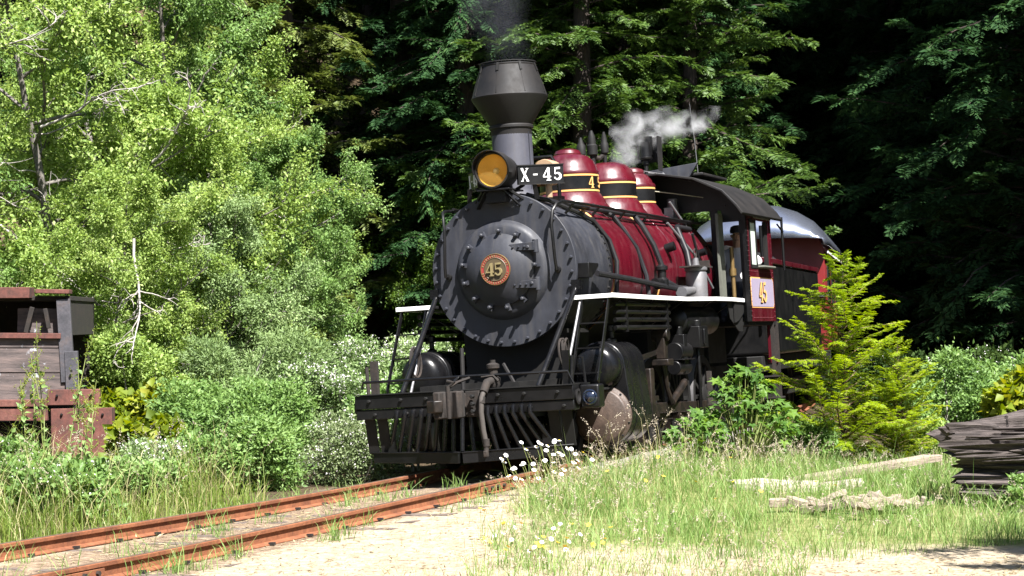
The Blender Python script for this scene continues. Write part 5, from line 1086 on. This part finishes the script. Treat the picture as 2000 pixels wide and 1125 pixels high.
for i in range(34):
    L = rs.uniform(.12, .42); w = rs.uniform(.05, .13); h = rs.uniform(.025, .08); mb = MB(); mb.prism([(-L / 2, -w * .2), (-L * .3, w * .5), (L * .3, w * .42), (L / 2, w * .05), (L * .2, -w * .5), (-L * .35, -w * .4)], h)
    o = mb.build('wood_piece', PALEW, ch, .006); o.location = (rs.normal() * .32, rs.normal() * .16, .02 + rs.uniform(0, .07)); o.rotation_euler = (rs.normal() * .3, rs.normal() * .25, rs.normal() * .5 + .3)

# ------------------------------------------------------------------ grass
def in_poly(x, y, poly):
    r_ = np.zeros(len(x), bool); n = len(poly)
    for i in range(n):
        x1, y1 = poly[i]; x2, y2 = poly[(i + 1) % n]; c = ((y1 > y) != (y2 > y)) & (x < (x2 - x1) * (y - y1) / (y2 - y1 + 1e-12) + x1); r_ ^= c
    return r_
def scatter(rs, poly, n, clump=0.):
    p = np.array(poly); x = rs.uniform(p[:, 0].min(), p[:, 0].max(), n * 4); y = rs.uniform(p[:, 1].min(), p[:, 1].max(), n * 4)
    k = in_poly(x, y, poly)
    if clump: k &= (np.sin(x * 5.1 + 1.7 * np.sin(y * 4.3)) * np.sin(y * 6.2 + np.sin(x * 3.7)) + rs.uniform(-.8, .8, len(x))) > clump
    return x[k][:n], y[k][:n]
def blades(rs, x, y, h, w, lean=.25, arch=.35):
    n = len(x); a = rs.uniform(0, 6.28, n); d = np.stack([np.cos(a), np.sin(a), np.zeros(n)], -1); b = rs.uniform(0, 6.28, n); s = np.stack([np.cos(b), np.sin(b), np.zeros(n)], -1)
    p = np.stack([x, y, ground_z(x, y) - .02], -1); h = h.reshape(-1, 1); l = (np.abs(rs.normal(size=(n, 1))) * lean) * h; c = rs.uniform(0, arch, (n, 1)) * h; up = np.array([0, 0, 1.]); w = np.broadcast_to(np.asarray(w).reshape(-1, 1), (n, 1)) * .5
    m1 = p + up * h * .45 + d * l * .3; m2 = p + up * h * .8 + d * (l * .7 + c * .3); tip = p + up * (h - c * .35) + d * (l + c)
    return np.stack([p - s * w, p + s * w, m1 - s * w * .85, m1 + s * w * .85, m2 - s * w * .55, m2 + s * w * .55, tip], 1), tip, unit(tip - m2)
BF = [(0, 1, 3), (0, 3, 2), (2, 3, 5), (2, 5, 4), (4, 5, 6)]
rs = np.random.RandomState(41)
MEADOW = [(-.35, 13.6), (-.3, 15.0), (-.05, 16.2), (-.3, 17.5), (.05, 18.8), (.15, 20.3), (.6, 22.4), (1.9, 25.0), (3.0, 27.5), (5.8, 30), (8.5, 30), (8.5, 21), (5.5, 18.6), (3.6, 17.4), (2.3, 16.4), (1.8, 13.6)]
VERGE = [(-.1, 19.2), (.35, 21.6), (1.2, 23.9), (2.4, 26.2), (4.0, 26.0), (3.0, 23.2), (1.3, 20.6), (.5, 18.6)]
LEFT = [(-7.5, 14.6), (-4.3, 16.6), (-3.4, 18.7), (-2.9, 20.3), (-2.5, 22.2), (-3.4, 24.2), (-8, 27)]
SAND = [(-3.3, 14.8), (-.2, 14.8), (.2, 19.6), (-.2, 20.6), (-1.3, 18.4), (-2.4, 16.2)]
RIGHT = [(4.0, 16.8), (2.2, 15.0), (4.6, 15.0), (5, 17.5)]
def grass(name, label, mat, sets):
    Vs = [blades(rs, *a)[0] for a in sets]; o = link(name, inst_mesh(name, np.concatenate(Vs), BF), mat); return tag(o, label, kind='stuff')
def S(poly, n, h0, h1, w, clump=0., lean=.25, arch=.35):
    x, y = scatter(rs, poly, n, clump); f = np.sin(x * 2.3 + 1.3 * np.sin(y * 1.7)) * np.sin(y * 2.9 + np.sin(x * 1.9)) + .5 * np.sin(x * 7 + y * 5)
    thin = smooth(19.5, 16.0, y + 1.0 * np.sin(x * 1.7) + .6 * np.sin(x * 4.3 + 1)) * 1.3; k = (f + rs.uniform(-1.2, 1.2, len(x))) > thin - 1.1; x, y, f = x[k], y[k], f[k]
    return (x, y, (h0 + (h1 - h0) * rs.uniform(0, 1, len(x)) ** 1.6) * np.clip(.85 + .45 * f, .35, 1.5) * (1 - .35 * smooth(20, 16, y)), w * rs.uniform(.6, 1.3, len(x)), lean, arch)
grass('meadow_grass', 'pale green meadow grass in front of the locomotive', F_GRASS, [S(MEADOW, 60000, .07, .32, .006, 0., .45, .5), S(VERGE, 5000, .08, .26, .007, 0, .35), S(MEADOW, 5000, .2, .48, .006, .3, .4, .6)])
grass('long_grass', 'long bright grass at the left edge behind the far rail', foliage('left_grass', [(.07, .12, .02), (.13, .20, .03), (.2, .26, .05), (.34, .34, .13)], .4), [S(LEFT, 13000, .12, .5, .008, .1, .4, .5), S(LEFT, 3000, .35, .9, .007, .2, .35, .5)])
grass('sparse_tufts', 'sparse dry grass tufts on the sand and between the rails', F_STRAW, [S(LEFT, 2600, .3, .8, .006, .2, .4, .5), S(SAND, 1500, .03, .12, .006, .75, .6), S(RIGHT, 500, .03, .1, .006, .6, .6), S(MEADOW, 2500, .1, .36, .005, .1, .45, .5), S(VERGE, 900, .15, .42, .005, 0, .3, .6), S([(-1.2, 14), (-.3, 14), (.2, 20), (-.4, 20)], 900, .04, .16, .006, .5, .5)])
n_ = 8000; x, y = scatter(rs, [(-5, 13.6), (0, 13.6), (.6, 20.5), (.2, 24), (-2.4, 21), (-4, 16), (5, 13.6), (5.4, 17.6)], n_); x = np.concatenate([x, rs.uniform(1.5, 5, 1500)]); y = np.concatenate([y, rs.uniform(14.2, 17, 1500)]); n_ = len(x)
o = link('straw_litter', leaf_mesh('straw_litter', np.stack([x, y, ground_z(x, y) + .006], -1), np.stack([rs.normal(size=n_), rs.normal(size=n_), rs.normal(size=n_) * .12], -1), rs.normal(size=(n_, 3)) * .3 + [0, 0, 1], rs.uniform(.02, .09, n_), rs.uniform(.004, .018, n_), .1), foliage('litter', [(.10, .075, .04), (.28, .22, .12), (.5, .42, .27)], .1)); tag(o, 'bits of straw and dead leaves strewn over the sand', kind='stuff')
bx = []
for k in range(90):
    s_ = rs.uniform(1.6, 12); d_ = rs.choice([rs.uniform(-.6, .6), rs.uniform(.85, 1.2), rs.uniform(-1.3, -.85)]); p = track_point(s_, d_, 0); m_ = rs.randint(8, 34); bx.append(np.stack([p.x + rs.normal(size=m_) * .07, p.y + rs.normal(size=m_) * .07], 0))
bx = np.concatenate(bx, 1); grass('track_weeds', 'thin weeds growing between and beside the rails', F_GRASS, [(bx[0], bx[1], rs.uniform(.06, .26, bx.shape[1]), np.full(bx.shape[1], .007), .5, .4)])
# seed heads on thin stalks
def seedheads(name, label, poly, n, h0, h1, hl, clump=0.):
    x, y = scatter(rs, poly, n, clump); h = rs.uniform(h0, h1, len(x)); V, tip, d = blades(rs, x, y, h, .004, .25, .3); o = link(name, inst_mesh(name, V, BF), F_STRAW); tag(o, label, kind='stuff')
    m_ = 22; u = rs.uniform(0, 1, (len(x), m_, 1)); sp = rs.normal(size=(len(x), m_, 3)) * .011 * (1.25 - u); pos = (tip[:, None] - d[:, None] * hl * u + sp).reshape(-1, 3); ax = np.repeat(d, m_, 0) + rs.normal(size=pos.shape) * .5
    q = link('seed_heads', leaf_mesh('seed_heads', pos, ax, rdir(rs, len(pos)), .016, .007), F_SEED, o); q['kind'] = 'stuff'
seedheads('seeding_grass', 'feathery pinkish seed heads of grass before the cylinder', VERGE, 300, .18, .46, .11)
seedheads('seeding_grass', 'tall thin seeding grass stalks beside the rusty cylinder cover', [(.55, 20.5), (.9, 22.2), (1.8, 24), (2.2, 23.4), (1.2, 20.4)], 34, .5, .9, .1)
seedheads('seeding_grass', 'scattered grass seed heads across the meadow', MEADOW, 900, .18, .42, .08, .2)
seedheads('seeding_grass', 'grass seed heads in the long grass on the left', LEFT, 260, .5, 1.0, .14)
# ------------------------------------------------------------------ daisies and other flowers
def daisy_meshes():
    pt = MB(); 
    for k in range(14):
        a = 2 * math.pi * k / 14; c, s_ = math.cos(a), math.sin(a); n_ = (-s_, c)
        pt.add([(c * .006, s_ * .006, 0), (c * .015 + n_[0] * .0045, s_ * .015 + n_[1] * .0045, .002), (c * .024, s_ * .024, -.003), (c * .015 - n_[0] * .0045, s_ * .015 - n_[1] * .0045, .002)], [(0, 3, 2, 1)])
    p = pt.mesh('petals'); p.materials.append(PETAL); e = MB().lathe([(.01, 0), (.009, .004), (.004, .007), (0, .008)], n=8).mesh('eye'); e.materials.append(EYE); return p, e
pm, em = daisy_meshes(); st_me = MB().tube([(0, 0, 0), (.01, 0, .5), (0, 0, 1)], [.003, .0026, .002], 5).mesh('stem'); st_me.materials.append(STEM)
def daisy(x, y, h, lx, ly, label, group, sc=1.):
    z = float(ground_z(x, y)); t = thing('daisy', label, 'flower', (x, y, z), (0, 0, 0), group); top = Vector((lx, ly, h)); s = link('stem', st_me, None, t); s.scale = (1, 1, top.length); s.rotation_euler = top.to_track_quat('Z', 'Y').to_euler()
    M = (Vector((rs.normal() * .35 + .2, rs.normal() * .3 - .55, .8))).to_track_quat('Z', 'Y').to_euler()
    for nm, me in (('petals', pm), ('eye', em)): o = link(nm, me, None, t); o.location = top; o.rotation_euler = M; o.scale = (sc, sc, sc)
for k in range(40):
    u = rs.uniform(0, 1); daisy(-.05 + .85 * u + rs.normal() * .16, 20.6 + 1.5 * u + rs.normal() * .35, rs.uniform(.16, .55), -rs.uniform(.05, .2), rs.normal() * .04, 'white daisy on a long stalk leaning over the near rail', 'daisies beside the near rail', 1.1)
for k in range(16): daisy(rs.uniform(-.2, .6), rs.uniform(15.6, 17.4), rs.uniform(.06, .2), rs.normal() * .03, rs.normal() * .03, 'small white daisy in the short grass at the bottom of the picture', 'daisies in the foreground grass', .85)
def buttercup():
    mb = MB()
    for k in range(5):
        a = 2 * math.pi * k / 5; c, s_ = math.cos(a), math.sin(a); mb.add([(0, 0, 0), (c * .012 - s_ * .008, s_ * .012 + c * .008, .006), (c * .02, s_ * .02, .009), (c * .012 + s_ * .008, s_ * .012 - c * .008, .006)], [(0, 3, 2, 1)])
    me = mb.mesh('yellow_petals'); me.materials.append(EYE); return me
bc = buttercup()
for k in range(40):
    x, y = (rs.uniform(-.3, .9), rs.uniform(15.4, 17.6)) if k < 26 else (rs.uniform(.6, 3.0), rs.uniform(18.5, 23)); h = rs.uniform(.08, .28) if k < 26 else rs.uniform(.2, .4)
    t = thing('buttercup', 'small yellow flower in the short grass at the bottom of the picture' if k < 26 else 'small yellow flower in the meadow grass before the locomotive', 'flower', (x, y, float(ground_z(x, y))), group='yellow flowers in the foreground' if k < 26 else 'yellow flowers in the meadow')
    s = link('stem', st_me, None, t); s.scale = (.8, .8, h); o = link('petals', bc, None, t); o.location = (0, 0, h); o.rotation_euler = (rs.normal() * .4, rs.normal() * .4, rs.uniform(0, 6)); o.scale = (1.15,) * 3
# tall weeds in front of the derelict wagon: stalks with small pale heads
for k, (x, y, h) in enumerate([(-5.55, 25.6, 2.0), (-5.35, 25.4, 1.75), (-5.75, 25.7, 1.6), (-5.2, 25.5, 1.5), (-5.05, 25.2, 1.3), (-5.9, 25.5, 1.2), (-5.45, 25.0, 1.45), (-4.85, 24.6, 1.05), (-6.1, 25.2, 1.0), (-5.65, 24.9, 1.3)]):
    b = bpoly(rs, (0, 0, 0), (rs.normal() * .05, rs.normal() * .05, 1), h, 7, .05, 0); polys = [b]; rad = [np.linspace(.009, .004, 8)]; ends = []
    for j in range(9):
        q, d = along(b, rs.uniform(.45, 1)); c = bpoly(rs, q, unit(d) + rs.normal(size=3) * .45, rs.uniform(.1, .3), 3, .2, .05); polys.append(c); rad.append(np.linspace(.004, .002, 4)); ends += list(c[1:])
    lp = np.array([along(b, rs.uniform(0, .8))[0] for _ in range(26)]); la = rs.normal(size=(26, 3)) + [0, 0, -.2]
    t = place('tall_weed', 'tall pale weed stalk with small seed heads before the derelict wagon', 'weed', [('stalk', tubes_mesh('stalk', polys, rad, 5), STEM), ('leaves', leaf_mesh('leaves', lp, la, rs.normal(size=(26, 3)) * .4 + [0, -.3, .8], rs.uniform(.05, .14, 26), rs.uniform(.03, .07, 26)), F_GREEN),
        ('buds', leaf_mesh('buds', np.repeat(np.array(ends), 6, 0) + rs.normal(size=(len(ends) * 6, 3)) * .015, rdir(rs, len(ends) * 6), rdir(rs, len(ends) * 6), .022, .016), F_YELLOW)], (x, y), 0, 1., 'tall weeds before the wagon')

# ------------------------------------------------------------------ steam at the safety valves and thin smoke at the chimney
def vapour(name, label, lumps, density, noise_scale, col, lo, hi, aniso=.2):
    """a closed box of air round soft round puffs; the noise breaks them up"""
    p = np.array(lumps); a = (p[:, :3] - p[:, 3:]).min(0); b = (p[:, :3] + p[:, 3:]).max(0); mid = (a + b) / 2
    o = MB().box((0, 0, 0), tuple(b - a)).build(name, None); o.location = tuple(mid)
    m = NT(name + '_volume'); m.n.remove(m.b); v = m.new('ShaderNodeVolumePrincipled'); v.inputs['Color'].default_value = (*col, 1); v.inputs['Anisotropy'].default_value = aniso
    co = m.coord(); tot = None
    nz = m.new('ShaderNodeTexNoise'); nz.inputs['Scale'].default_value = noise_scale * .6; nz.inputs['Detail'].default_value = 3; m.l.new(co, nz.inputs['Vector'])
    wob = m.new('ShaderNodeVectorMath', operation='MULTIPLY_ADD'); m.l.new(nz.outputs['Color'], wob.inputs[0]); wob.inputs[1].default_value = (.5, .5, .5); wob.inputs[2].default_value = (-.25, -.25, -.25)
    cc = m.new('ShaderNodeVectorMath', operation='ADD'); m.l.new(co, cc.inputs[0]); m.l.new(wob.outputs[0], cc.inputs[1])
    for x, y, z, r_ in lumps:
        d = m.new('ShaderNodeVectorMath', operation='DISTANCE'); m.l.new(cc.outputs[0], d.inputs[0]); d.inputs[1].default_value = (x - mid[0], y - mid[1], z - mid[2])
        q = m.new('ShaderNodeMapRange'); q.inputs[1].default_value = r_; q.inputs[2].default_value = r_ * .1; m.l.new(d.outputs['Value'], q.inputs[0])
        if tot is None: tot = q.outputs[0]
        else:
            s_ = m.new('ShaderNodeMath', operation='ADD'); m.l.new(tot, s_.inputs[0]); m.l.new(q.outputs[0], s_.inputs[1]); tot = s_.outputs[0]
    f = m.noise(noise_scale, 5, .6, dist=.6); d = m.ramp(f, [(lo, 0.), (hi, 1.)]); q = m.new('ShaderNodeMath', operation='MULTIPLY'); m.l.new(d, q.inputs[0]); m.l.new(tot, q.inputs[1])
    q2 = m.new('ShaderNodeMath', operation='MULTIPLY'); m.l.new(q.outputs[0], q2.inputs[0]); q2.inputs[1].default_value = density
    m.l.new(q2.outputs[0], v.inputs['Density']); m.l.new(v.outputs[0], m.out.inputs['Volume'])
    o.data.materials.clear(); o.data.materials.append(m.m); return tag(o, label, kind='stuff')
def lw(x, y, z):
    v = Matrix.Rotation(R(-90) - ALPHA, 4, 'Z') @ Matrix.Rotation(CANT, 4, 'X') @ Vector((x, y, z)); return (v.x + OX, v.y + OY, v.z)
L_ = [(*lw(-5.75, .22 + .02 * i, 4.12 + .09 * i), .17 + .03 * i) for i in range(4)] + [(*lw(-6.1, .42 + .14 * i, 4.36 + .02 * i), .22 - .015 * i) for i in range(5)] + [(*lw(-5.4, -.12, 3.95), .24), (*lw(-5.45, -.10, 4.2), .26), (*lw(-5.5, .05, 4.35), .24)]
vapour('steam', 'white steam blowing from the valves in front of the cab', L_, 6., 4.2, (.97, .97, .98), .40, .72)
L_ = [(*lw(-.5, -.03 * i, 4.8 + .3 * i), .34 + .05 * i) for i in range(7)]
vapour('smoke', 'thin grey smoke rising from the chimney', L_, .32, 2.0, (.45, .47, .55), .3, .8)
